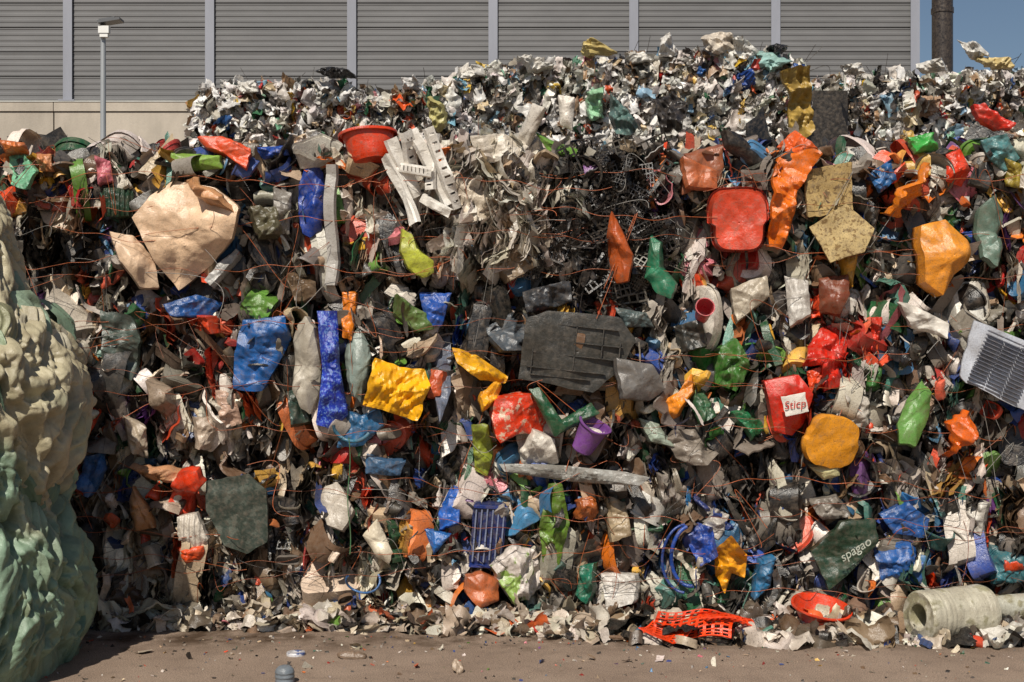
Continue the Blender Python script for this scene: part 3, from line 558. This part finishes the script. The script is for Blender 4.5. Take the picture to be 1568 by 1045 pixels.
# ------------------------------------------------------------ baling wires
b=Batch()
RUST=lin((180,92,46))
for z in [.28,.5,.72,.95,1.35,1.58,1.82,2.05,2.42,2.62,2.82,3.02]:
    for c0 in np.arange(-4.2,4.2,1.1):
        if rng.random()<.12: continue
        x=np.linspace(c0,c0+rng.uniform(.9,1.7),40); zz=z+rng.normal(0,.04)+.025*np.sin(x*5+rng.uniform(0,6))+.012*np.sin(x*17+rng.uniform(0,6))+(x-c0)*rng.normal(0,.06)
        y=face(x,zz)*.4-rng.uniform(.13,.21)+.03*np.sin(x*9+rng.uniform(0,6))
        tube(b,np.stack([x,y,zz],1),rng.uniform(.0017,.0024),RUST*rng.uniform(.4,1.1),5)
for _ in range(240):
    c=np.array([rng.uniform(-4,4),rng.uniform(-.18,-.02),rng.uniform(.2,3.2)]); t=np.linspace(0,1,22)
    L_=rng.uniform(.1,.6); d=rng.normal(0,1,3)*np.array([1,.15,.8]); d/=np.linalg.norm(d); e=rng.normal(0,.12,3)*np.array([1,.3,1])
    pts=c+t[:,None]*d*L_+np.sin(t*rng.uniform(2,7))[:,None]*e+(t**2)[:,None]*np.array([0,-.02,-.12])
    tube(b,pts,rng.uniform(.0013,.0025),[RUST,lin((30,28,28)),RUST*.6,lin((140,138,134))][rng.integers(0,4)],5)
for _ in range(60):
    x=rng.uniform(-4,4); c=np.array([x,rng.uniform(.1,.9),float(ztop(np.array([x]))[0])-.05]); t=np.linspace(0,1,16)
    d=np.array([rng.normal(0,.6),0,1.]); pts=c+t[:,None]*d*rng.uniform(.08,.25)+np.sin(t*4)[:,None]*rng.normal(0,.05,3)
    tube(b,pts,.0018,lin((50,45,42)),5)
for _ in range(40):
    x=rng.uniform(-3.2,6); c=np.array([x,5.4,float(ztop2(np.array([x]))[0])-.05]); t=np.linspace(0,1,16)
    d=np.array([rng.normal(0,.6),0,1.]); pts=c+t[:,None]*d*rng.uniform(.1,.3)+np.sin(t*4)[:,None]*rng.normal(0,.08,3)
    tube(b,pts,.003,lin((50,45,42)),5)
t=np.linspace(0,1,20); p0=P(534,670,-.2); p1=P(535,850,-.2); tube(b,p0+(p1-p0)*t[:,None]+.008*np.sin(t*9)[:,None],.004,lin((70,120,80)),6)
b.build('baling_wire',M_SC)

# ------------------------------------------------------------ things on the rear stack
def bhero(name,px,py,o,col,y=4.8,**k):
    o=np.asarray(o,float)/F*(D0+y); return hero(name,px,py,o,col,y=y,unit='m',**k)
def bpoly(name,pts,col,y=4.8,**k):
    pts=np.asarray(pts,float); c=(pts.max(0)+pts.min(0))/2; return bhero(name,c[0],c[1],(pts-c)*np.array([1,-1]),col,y=y,**k)
bpoly('hanging_yellow_film',[(1190,112),(1228,108),(1240,150),(1246,200),(1228,216),(1212,190),(1212,150)],(200,168,88),y=4.75,amp=.3,wr=.04,f0=4,wall=.05,rot=(0,0,5),mk=dict(transl=.2,dirt=.2))
bpoly('tan_film_bag',[(664,146),(682,160),(682,190),(664,204),(656,176)],(188,180,118),y=4.7,amp=.3,wr=.02,f0=4,mk=dict(dirt=.2))
for pts,c in (([(1076,56),(1100,48),(1122,54),(1124,76),(1096,84),(1080,72)],(222,212,198)),([(1012,58),(1024,50),(1040,72),(1030,86),(1010,84)],(234,232,228)),([(878,66),(910,60),(930,74),(904,84),(882,80)],(212,192,125)),([(480,108),(500,102),(532,106),(540,118),(500,118)],(45,45,48)),([(1172,72),(1188,66),(1206,72),(1196,82),(1176,82)],(32,32,34)),
   ([(1146,74),(1180,84),(1204,100),(1180,110),(1152,98)],(160,200,195)),([(1122,60),(1140,58),(1160,78),(1140,92),(1124,84)],(232,232,228)),([(1470,62),(1498,66),(1512,84),(1484,88)],(232,232,228)),([(1496,84),(1548,88),(1556,104),(1510,102)],(222,202,145)),([(900,140),(920,136),(930,178),(906,186)],(160,210,170)),
   ([(1126,110),(1150,108),(1156,130),(1134,136)],(40,75,150)),([(614,118),(636,116),(640,134),(616,136)],(232,232,232)),([(790,90),(830,84),(850,100),(810,106)],(230,228,222)),([(960,80),(990,76),(1000,92),(970,96)],(230,228,222)),([(700,104),(726,98),(736,114),(708,120)],(228,226,220)),([(360,128),(390,124),(396,140),(366,144)],(228,226,220)),([(1290,100),(1320,96),(1326,112),(1296,114)],(228,226,220)),([(1400,96),(1440,90),(1446,110),(1410,112)],(228,226,220))):
    bpoly('film_bag',pts,c,y=4.85,amp=.5,wr=.035,f0=5,bulge=.05,wall=.1,rag=.05,mk=dict(dirt=.15,transl=.15))
bpoly('black_film_sheet',[(1000,150),(1030,136),(1052,160),(1044,200),(1010,200)],(48,46,47),y=3.9,amp=.5,wr=.05,f0=3,rag=.05)

# ------------------------------------------------------------ foot litter and ground items
G=Batch(); GF=Batch()
def gp_(K,far):
    x=rng.uniform(-3.2,4.2,K); ext=np.interp(x,[-3,-1,0,1,4],[.32,.36,.5,.76,.85]); y=.05-ext*rng.random(K)**far
    return np.stack([x,y,np.full(K,.0)],1)
K=700; p=gp_(K,1.3); s=rng.uniform(.08,.26,K); p[:,2]=s*.1+.01; scatter(G,T_chunk,p,flat(K),s,jitter(pick(BROWN,K)))
K=280; p=gp_(K,1.3); s=rng.uniform(.08,.26,K); p[:,2]=s*.1+.01; scatter(G,T_chunk,p,flat(K),s,jitter(pick(BASE,K)))
K=500; p=gp_(K,1.3); s=rng.uniform(.1,.4,K); p[:,2]=s*.06+.01; scatter(G,T_strip,p,flat(K),s,jitter(pick(BROWN,K)))
K=600; p=gp_(K,1.1); s=rng.uniform(.1,.34,K); p[:,2]=s*.1+.01; scatter(GF,T_film,p,flat(K),s,jitter(pick(BROWN,K)))
K=2000; p=gp_(K,.9); p[:,2]=rng.uniform(.005,.03,K); scatter(G,T_tiny,p,flat(K),rng.uniform(.015,.05,K),jitter(pick(BROWN,K)))
K=650; p=np.stack([rng.uniform(-3,3.2,K),-.5-1.1*rng.random(K)**1.7,np.full(K,.004)],1); scatter(G,T_tiny,p,flat(K),rng.uniform(.006,.03,K),jitter(pick(BASE,K)))
K=14; p=np.stack([rng.uniform(-2.4,3.,K),rng.uniform(-1.4,-.8,K),np.full(K,.012)],1); scatter(G,T_mid,p,flat(K),rng.uniform(.04,.1,K),jitter(pick(BROWN,K)))
K=80; p=gp_(K,1.3); s=rng.uniform(.08,.16,K); p[:,2]=.03; scatter(G,T_obj,p,flat(K),s,jitter(pick(BASE,K)))
lt=G.build('ground_litter',M_SC,sharp=34); GF.build('ground_film_litter',M_FI,parent=lt,sharp=45)
def gpt(px,py):
    d=F*CAMH/(py-522.5); return np.array([(px-784)/F*d,d-D0,0.])
def ground_piece(name,px,py,w,h,col,z=.03,rot=0,**k):
    c=gpt(px,py); mk=k.pop('mk',{}); 
    v,f=piece(mess(w,h,12,.2),wall=k.pop('wall',.015),bulge=k.pop('bulge',.02),amp=k.pop('amp',.12),bend=0,**k)
    ob=make_mesh(name,v,f,True,hm(col,**mk),loc=(c[0],c[1],z),rot=(-math.pi/2,0,math.radians(rot)),sharp=30)
    m=ob.modifiers.new('thickness','SOLIDIFY'); m.thickness=.003; return ob
ground_piece('blue_plank',482,950,.74,.07,(28,40,85),amp=.05,z=.07)
ground_piece('yellow_crushed_bottle',300,958,.15,.09,(242,174,30),z=.06,bulge=.04)
ground_piece('orange_plastic_scrap',606,945,.26,.16,(236,85,30),z=.07,amp=.3)
ground_piece('ochre_plastic_scrap',668,950,.34,.14,(222,146,60),z=.07,amp=.25)
ground_piece('clear_film_sheet',985,972,.5,.22,(200,186,165),z=.04,amp=.2,wr=.014,mk=dict(transl=.2,dirt=.3))
ground_piece('clear_film_sheet',1150,950,.4,.2,(212,202,186),z=.06,amp=.25,wr=.016,mk=dict(transl=.2,dirt=.3))
ground_piece('clear_film_sheet',1500,985,.6,.24,(208,204,195),z=.05,amp=.25,wr=.02,mk=dict(transl=.2,dirt=.3))
ground_piece('clear_film_sheet',220,960,.6,.2,(185,175,150),z=.06,amp=.3,wr=.016,mk=dict(dirt=.4))
ground_piece('brown_card',540,1008,.16,.06,(125,105,88),z=.012,amp=.15)
ground_piece('crumpled_paper',702,1030,.07,.06,(170,150,130),z=.02,amp=.4)
G2=Batch()
for (dx,dy,w,h,ro) in [(0,0,.5,.34,-6),(.22,.05,.36,.26,18),(-.16,-.04,.3,.22,-25)]:
    t=t_lattice(9,.6,2,.55,.3); v=t['v'].copy(); v=np.stack([v[:,1]*w,v[:,0]*h*1.6,v[:,2]*.25],1); v[:,0]+=.2*v[:,1]
    v[:,2]+=.022*np.sin(v[:,0]*13+dx*9)+.012*np.sin(v[:,1]*25+v[:,0]*8); a=math.radians(ro)
    v=np.stack([v[:,0]*math.cos(a)-v[:,1]*math.sin(a)+dx,v[:,0]*math.sin(a)+v[:,1]*math.cos(a)+dy,v[:,2]-v[:,2].min()],1)
    G2.add(v,t['f'],lin((240,72,22)),False)
ob=G2.build('orange_netting_mat',hm((244,70,20),dirt=.25),loc=gpt(1062,984)+np.array([0,0,.05]),rot=(math.radians(9),0,0))
m=ob.modifiers.new('thickness','SOLIDIFY'); m.thickness=.008
lathe('shallow_basin',0,0,[(.001,-.05),(.11,-.05),(.14,-.02),(.185,.07),(.2,.07),(.2,.06)],(230,64,24),loc=gpt(1256,966)+np.array([0,0,.1]),rot=(14,6,0),amp=.1)
c=gpt(1455,978)
def roll(name,r,ri,L_,loc,col,par=None):
    prof=[(.001,-L_/2+.12),(ri,-L_/2+.12),(ri,-L_/2),(ri+.01,-L_/2-.004),((r+ri)/2,-L_/2+.004),(r-.012,-L_/2),(r,-L_/2+.012)]
    for k in range(30): prof.append((r*(1+rng.uniform(-.015,.01)),-L_/2+.012+(L_-.03)*(k+1)/31))
    prof+=[(r-.01,L_/2),(ri,L_/2),(ri,L_/2-.05)]
    return lathe(name,0,0,prof,col,loc=loc,rot=(0,90,20),amp=.05,solid=0,mk=dict(dirt=.4,rough=.22,print_col=(150,146,120),print_scale=6,bump=.5))
r1=roll('stretch_film_roll',.165,.08,.52,(c[0]-.0,c[1]-.02,.165),(200,196,178))
r2=roll('inner_roll',.09,.05,.5,(c[0]+.47,c[1]+.15,.165),(196,196,182)); 
bpy.context.view_layer.update(); r2.parent=r1; r2.matrix_parent_inverse=r1.matrix_world.inverted()
lathe('jar_lid',0,0,[(.001,.012),(.03,.012),(.034,.018),(.055,.018),(.058,.012),(.058,0)],(205,205,210),loc=gpt(453,1003),rot=(0,0,0),amp=.0,mk=dict(print_col=(40,70,130),print_scale=20,dirt=.1),solid=0)
lathe('plastic_bottle',0,0,[(.05,-.0),(.055,.01),(.052,.03),(.056,.035),(.053,.055),(.056,.06),(.05,.078),(.036,.092),(.02,.098),(.001,.1)],(120,130,140),loc=(( 436-784)/F*7.19,-1.61,0),amp=.02,solid=0,mk=dict(dirt=.2),sharp=60)

# ------------------------------------------------------------ film pile at the left
CX,CY=-3.58,-1.25
def rad(z): return np.interp(z,[0,.25,.5,.75,.95,1.2,1.55,1.85,2.0,2.15,2.4,2.65,2.85,3.0],[.90,.93,.93,.89,.79,.88,.93,.86,.76,.60,.52,.48,.36,.05])
nz,na=380,660
z=np.linspace(0,3,nz); a=np.linspace(-np.pi,np.pi,na,endpoint=False); A,Z=np.meshgrid(a,z)
q=np.stack([A.ravel()*.95,Z.ravel()],1)
def folds(q,n,lo,hi,amp):
    h=np.zeros(len(q))
    for _ in range(n):
        c=np.array([rng.uniform(-2.6,1.6),rng.uniform(-.1,3)]); t=rng.normal(np.pi/2,.45)+.7*np.sin(c[0]*4+c[1]*3); d=np.array([np.cos(t),np.sin(t)]); e=np.array([-d[1],d[0]])
        w=rng.uniform(lo,hi); L_=w*rng.uniform(6,14); r=q-c; u=(r@d)/L_; k=np.abs(u)<1
        s=np.abs((r[k]@e)+.12*L_*np.sin(u[k]*2.5+rng.uniform(0,6)))/(w*(1-.5*np.abs(u[k])))
        h[k]+=rng.choice([1,1,-1])*np.where(s<1,(1-s)*(1+.5*s),0)*(1-u[k]**2)*w*rng.uniform(.6,1.1)*amp
    return h
H_=ridged(q,.9,.03,2)+folds(q,380,.045,.09,1.0)+folds(q,1900,.012,.03,1.35)
H_=.11*np.tanh(H_/.11)
R_=rad(Z).ravel()*(abs(np.cos(A))**3+abs(np.sin(A))**3).ravel()**(-1/3)+.02+H_*np.clip(Z.ravel()*4,0.2,1)
v=np.stack([CX+R_*np.cos(A.ravel()),CY+.85*R_*np.sin(A.ravel()),Z.ravel()],1)
TB=Batch(); SAGE=[lin((122,148,126)),lin((142,164,142)),lin((100,130,108)),lin((134,150,124))]; TAN=[lin((182,174,146)),lin((166,158,128)),lin((194,188,166)),lin((152,154,120))]
def pilecol(z):
    pr=np.interp(z,[.8,1.25,1.6,2.3],[.04,.45,.75,.6]); u=rng.random(len(z))<pr
    c=np.where(u[:,None],np.array(TAN)[rng.integers(0,4,len(z))],np.array(SAGE)[rng.integers(0,4,len(z))]); return c*rng.uniform(.8,1.1,(len(z),1))
g=np.clip(.5+1.6*np.sin(q[:,0]*3.1+1.5*np.sin(q[:,1]*4))*np.cos(q[:,1]*3.3+q[:,0])+(q[:,1]-1.35)*2.4,0,1)[:,None]
TB.add(v,gfaces(nz,na,True),lin((124,150,128))*(1-g)+lin((176,168,140))*g,True)
# loose draped sheets: follow the heap (edges tucked into it)
def t_drape():
    n=40; asp=rng.uniform(.35,.75); V,U=np.meshgrid(np.linspace(-.5,.5,n),np.linspace(-.5,.5,n),indexing='ij')
    uv=np.stack([U.ravel()*asp,V.ravel()],1); r2=(uv[:,0]/asp)**2+uv[:,1]**2; fr=rng.uniform(2.5,4.5)
    w=.35*np.sin(uv[:,1]*5+rng.uniform(0,6))+.2*np.sin(uv[:,1]*11+rng.uniform(0,6)); fade=np.clip(1.25-2.4*r2,0.15,1)
    z=(.045*(1-2*np.abs(np.sin(np.pi*fr*(uv[:,0]/asp*.6)*(1+.6*uv[:,1])+w*2)))+.02*(1-2*np.abs(np.sin(np.pi*fr*2.3*(uv[:,0])+w*4+1)))+creases(uv,1,.35,14))*fade
    z-=.75*r2
    pin=1-.45*np.clip(uv[:,1]*rng.choice([-1,1])+.3,0,1); x=uv[:,0]*pin+.05*np.sin(uv[:,1]*4+rng.uniform(0,6))
    v=np.stack([x,uv[:,1],z],1); v-=v.mean(0); return dict(v=v,f=gfaces(n,n),s=True)
T_drape=[t_drape() for _ in range(40)]
K=150; zz=rng.uniform(.1,2.75,K); aa=rng.uniform(-2.6,1.2,K); rr=rad(zz)*(abs(np.cos(aa))**3+abs(np.sin(aa))**3)**(-1/3)+.0
p=np.stack([CX+rr*np.cos(aa),CY+.85*rr*np.sin(aa),np.maximum(zz,.1)],1)
n=np.stack([np.cos(aa)+rng.normal(0,.06,K),np.sin(aa)+rng.normal(0,.06,K),.05+rng.normal(0,.08,K)],1)
up=np.stack([rng.normal(0,.4,K),rng.normal(0,.4,K),rng.choice([-1,1],K)],1)
scatter(TB,T_drape,p,frames(n,up),rng.uniform(.25,.5,K),pilecol(zz))
for o_ in TB.v[1:]: np.maximum(o_[:,2],.004,out=o_[:,2])
TB.build('wrapping_film_heap',M_TARP)

# ------------------------------------------------------------ ground
m,nt,N,L=nodes('asphalt_dusty')
tc=N.new('ShaderNodeTexCoord'); co=tc.outputs['Object']
n1=noise(N,L,co,1.2,8,.65); n2=noise(N,L,co,130,3,.75); n3=noise(N,L,co,9,6,.7)
c=ramp(N,L,n1,.3,.7,(.27,.195,.145,1),(.42,.315,.238,1))
c=mixc(N,L,1.,c,ramp(N,L,n2,.35,.65,(.4,.4,.4,1),(1.3,1.3,1.3,1)),'MULTIPLY')
c=mixc(N,L,ramp(N,L,n3,.52,.75,(0,0,0,1),(.45,)*3+(1,)),c,(.11,.085,.068,1))
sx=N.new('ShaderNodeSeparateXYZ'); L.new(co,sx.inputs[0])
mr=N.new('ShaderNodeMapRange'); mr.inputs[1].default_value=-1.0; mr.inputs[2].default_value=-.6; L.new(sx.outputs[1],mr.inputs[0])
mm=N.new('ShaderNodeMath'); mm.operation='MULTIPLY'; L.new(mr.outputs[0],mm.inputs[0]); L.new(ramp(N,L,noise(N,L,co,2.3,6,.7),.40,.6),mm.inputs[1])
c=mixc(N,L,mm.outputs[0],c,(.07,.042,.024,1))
b_=N.new('ShaderNodeBsdfPrincipled'); L.new(c,b_.inputs['Base Color']); b_.inputs['Roughness'].default_value=.85; b_.inputs['Specular IOR Level'].default_value=.25
bp=N.new('ShaderNodeBump'); bp.inputs['Strength'].default_value=.9; bp.inputs['Distance'].default_value=.01; L.new(n2,bp.inputs['Height']); L.new(bp.outputs[0],b_.inputs['Normal'])
o=N.new('ShaderNodeOutputMaterial'); L.new(b_.outputs[0],o.inputs[0])
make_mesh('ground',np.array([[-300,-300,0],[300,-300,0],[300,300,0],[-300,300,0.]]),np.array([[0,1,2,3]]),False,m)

# ------------------------------------------------------------ noise barrier + concrete wall
def simple(name,col,rough=.6,metal=0.,var=.15,scale=2.,stretch=(1,1,1),bump=0):
    m,nt,N,L=nodes(name); tc=N.new('ShaderNodeTexCoord'); mp=N.new('ShaderNodeMapping'); mp.inputs['Scale'].default_value=stretch
    L.new(tc.outputs['Object'],mp.inputs[0]); n=noise(N,L,mp.outputs[0],scale,8,.65)
    cc=lin(col); c=ramp(N,L,n,.3,.7,tuple(cc*(1-var))+(1,),tuple(np.clip(cc*(1+var),0,1))+(1,))
    b=N.new('ShaderNodeBsdfPrincipled'); L.new(c,b.inputs['Base Color']); b.inputs['Roughness'].default_value=rough; b.inputs['Metallic'].default_value=metal
    if bump:
        bp=N.new('ShaderNodeBump'); bp.inputs['Strength'].default_value=bump; bp.inputs['Distance'].default_value=.02; L.new(noise(N,L,tc.outputs['Object'],scale*20,5,.7),bp.inputs['Height']); L.new(bp.outputs[0],b.inputs['Normal'])
    o=N.new('ShaderNodeOutputMaterial'); L.new(b.outputs[0],o.inputs[0]); return m
YB=18.2; k=(D0+YB)/F
X=lambda px:(px-784)*k
Zp=lambda py:CAMH+(522.5-py)*k
zc=Zp(158)
M_pan=simple('painted_sheet_metal',(104,104,105),.6,.0,.12,.8,(1,1,3))
M_post=simple('galvanised_steel',(138,141,151),.5,.0,.12,2.,(1,1,.2))
M_con=simple('concrete',(170,161,148),.85,0,.25,1.2,(1,1,.35),.25)
posts=[105-217*3,105-217*2,105-217,105,322,539,755,970,1187,1400]
emp=bpy.data.objects.new('noise_barrier_wall',None); sc.collection.objects.link(emp)
zs=[];ys=[]; z0=zc+.05
while z0<12.2:
    zs+=[z0,z0+.012]; ys+=[.05,.0]
    for r in range(4):
        h=z0+.015+r*.12
        zs+=[h+.03,h+.042,h+.092,h+.1]; ys+=[.0,.010,.010,.0]
    zs+=[z0+.50]; ys+=[.0]; z0+=.515
zs=np.array(zs);ys=np.array(ys)
for a_,c_ in zip(posts[:-1],posts[1:]):
    x0,x1=X(a_)+.04,X(c_)-.04
    v=np.concatenate([np.stack([np.full(len(zs),x0),YB+ys,zs],1),np.stack([np.full(len(zs),x1),YB+ys,zs],1)]); n_=len(zs)
    f=np.array([[i,n_+i,n_+i+1,i+1] for i in range(n_-1)])
    make_mesh('acoustic_panel',v,f,False,M_pan,parent=emp)
pb=Batch()
for q_ in posts:
    x=X(q_); box(pb,(x,YB-.06,zc+3.6),(.19,.02,7.1),(1,1,1)); box(pb,(x,YB+.03,zc+3.6),(.02,.16,7.1),(1,1,1)); box(pb,(x,YB+.12,zc+3.6),(.19,.02,7.1),(1,1,1))
    box(pb,(x,YB-.0,zc+.035),(.34,.3,.03),(1,1,1))
pb.build('steel_posts',M_post,parent=emp)
cb=Batch(); ex=[X(-900),X(-330),X(85),X(500),X(915),X(1400)+.12]
for a_,c_ in zip(ex[:-1],ex[1:]):
    box(cb,((a_+c_)/2,YB+.05,(zc-.2)/2),(c_-a_-.03,.3,zc-.22),(1,1,1))
    box(cb,((a_+c_)/2,YB+.05,zc-.1),(c_-a_-.016,.36,.2-.012),(1,1,1))
box(cb,((ex[0]+ex[-1])/2,YB+.1,zc/2-.1),(ex[-1]-ex[0]-.1,.12,zc-.25),(.1,.1,.1))
cb.build('concrete_plinth',M_con,parent=emp)
box_=Batch(); box(box_,((X(posts[0])+X(1400))/2,YB-.02,zc+.012),(X(1400)-X(posts[0]),.25,.02),(1,1,1)); box_.build('base_rail',simple('white_trim',(205,205,200),.5),parent=emp)
kk=(D0+15)/F
lathe('dark_flue_pipe',0,0,[(.19,0),(.19,4),(.2,4.01),(.2,4.1),(.19,4.11),(.19,8.0),(.205,8.01),(.205,8.1),(.19,8.11),(.19,12)],(54,47,43),loc=((1443-784)*kk,15,0),amp=0,solid=0,mk=dict(bump=.05))
ys_=7.2; kk=(D0+ys_)/F; lx=(158-784)*kk; zt=CAMH+(522.5-44)*kk
sl_=bpy.data.objects.new('street_lamp',None); sc.collection.objects.link(sl_); sl_.location=(lx,ys_,0)
M_gal=simple('lamp_steel',(165,168,170),.4,.3,.08,3)
M_hd=simple('lamp_head_grey',(95,96,98),.4,.2,.08,3)
M_wh=simple('lamp_white',(225,225,222),.4,0,.05,3)
a=np.linspace(0,2*np.pi,20,endpoint=False)
pr=[(.09,0),(.09,.02),(.05,.03),(.045,.6),(.032,zt-.25),(.03,zt)]
v=np.array([[r*np.cos(t),r*np.sin(t),z] for r,z in pr for t in a]); make_mesh('pole',v,gfaces(len(pr),20,True),True,M_gal,parent=sl_)
hb=Batch(); th=math.radians(-9); R=np.array([[math.cos(th),0,-math.sin(th)],[0,1,0],[math.sin(th),0,math.cos(th)]])@np.eye(3)
box(hb,(.1,-.02,zt+.08),(.28,.2,.03),(1,1,1),R.T); box(hb,(.07,-.02,zt+.105),(.2,.14,.02),(1,1,1),R.T); box(hb,(.0,0,zt+.04),(.05,.06,.07),(1,1,1))
hb.build('led_head',M_hd,parent=sl_)
hb=Batch(); box(hb,(.03,-.05,zt-.03),(.13,.08,.09),(1,1,1)); box(hb,(.03,-.05,zt-.10),(.10,.06,.045),(1,1,1)); hb.build('sensor_box',M_wh,parent=sl_)

# ------------------------------------------------------------ light, sky, camera
az=math.radians(17); el=math.radians(48)
S=Vector((-math.sin(az)*math.cos(el),-math.cos(az)*math.cos(el),math.sin(el)))
ld=bpy.data.lights.new('sun','SUN'); ld.energy=5.0; ld.angle=math.radians(.5); ld.color=(1,.93,.82)
lo=bpy.data.objects.new('sun',ld); sc.collection.objects.link(lo); lo.rotation_euler=S.to_track_quat('Z','Y').to_euler(); lo.location=(-8,-10,14)
w=bpy.data.worlds.new('World'); sc.world=w; w.use_nodes=True; nt=w.node_tree; bg=nt.nodes['Background']
sky=nt.nodes.new('ShaderNodeTexSky'); sky.sky_type='NISHITA'; sky.sun_disc=False; sky.sun_elevation=el; sky.sun_rotation=math.atan2(S.x,S.y); sky.air_density=1.; sky.dust_density=.6
nt.links.new(sky.outputs[0],bg.inputs[0]); bg.inputs[1].default_value=.06
cd=bpy.data.cameras.new('camera'); cd.lens=45; cd.sensor_width=36; cd.clip_end=1500; cam=bpy.data.objects.new('camera',cd); sc.collection.objects.link(cam)
cam.location=(0,-D0,CAMH); cam.rotation_euler=(math.pi/2,0,0); sc.camera=cam
sc.view_settings.view_transform='Standard'; sc.view_settings.look='None'; sc.view_settings.exposure=0
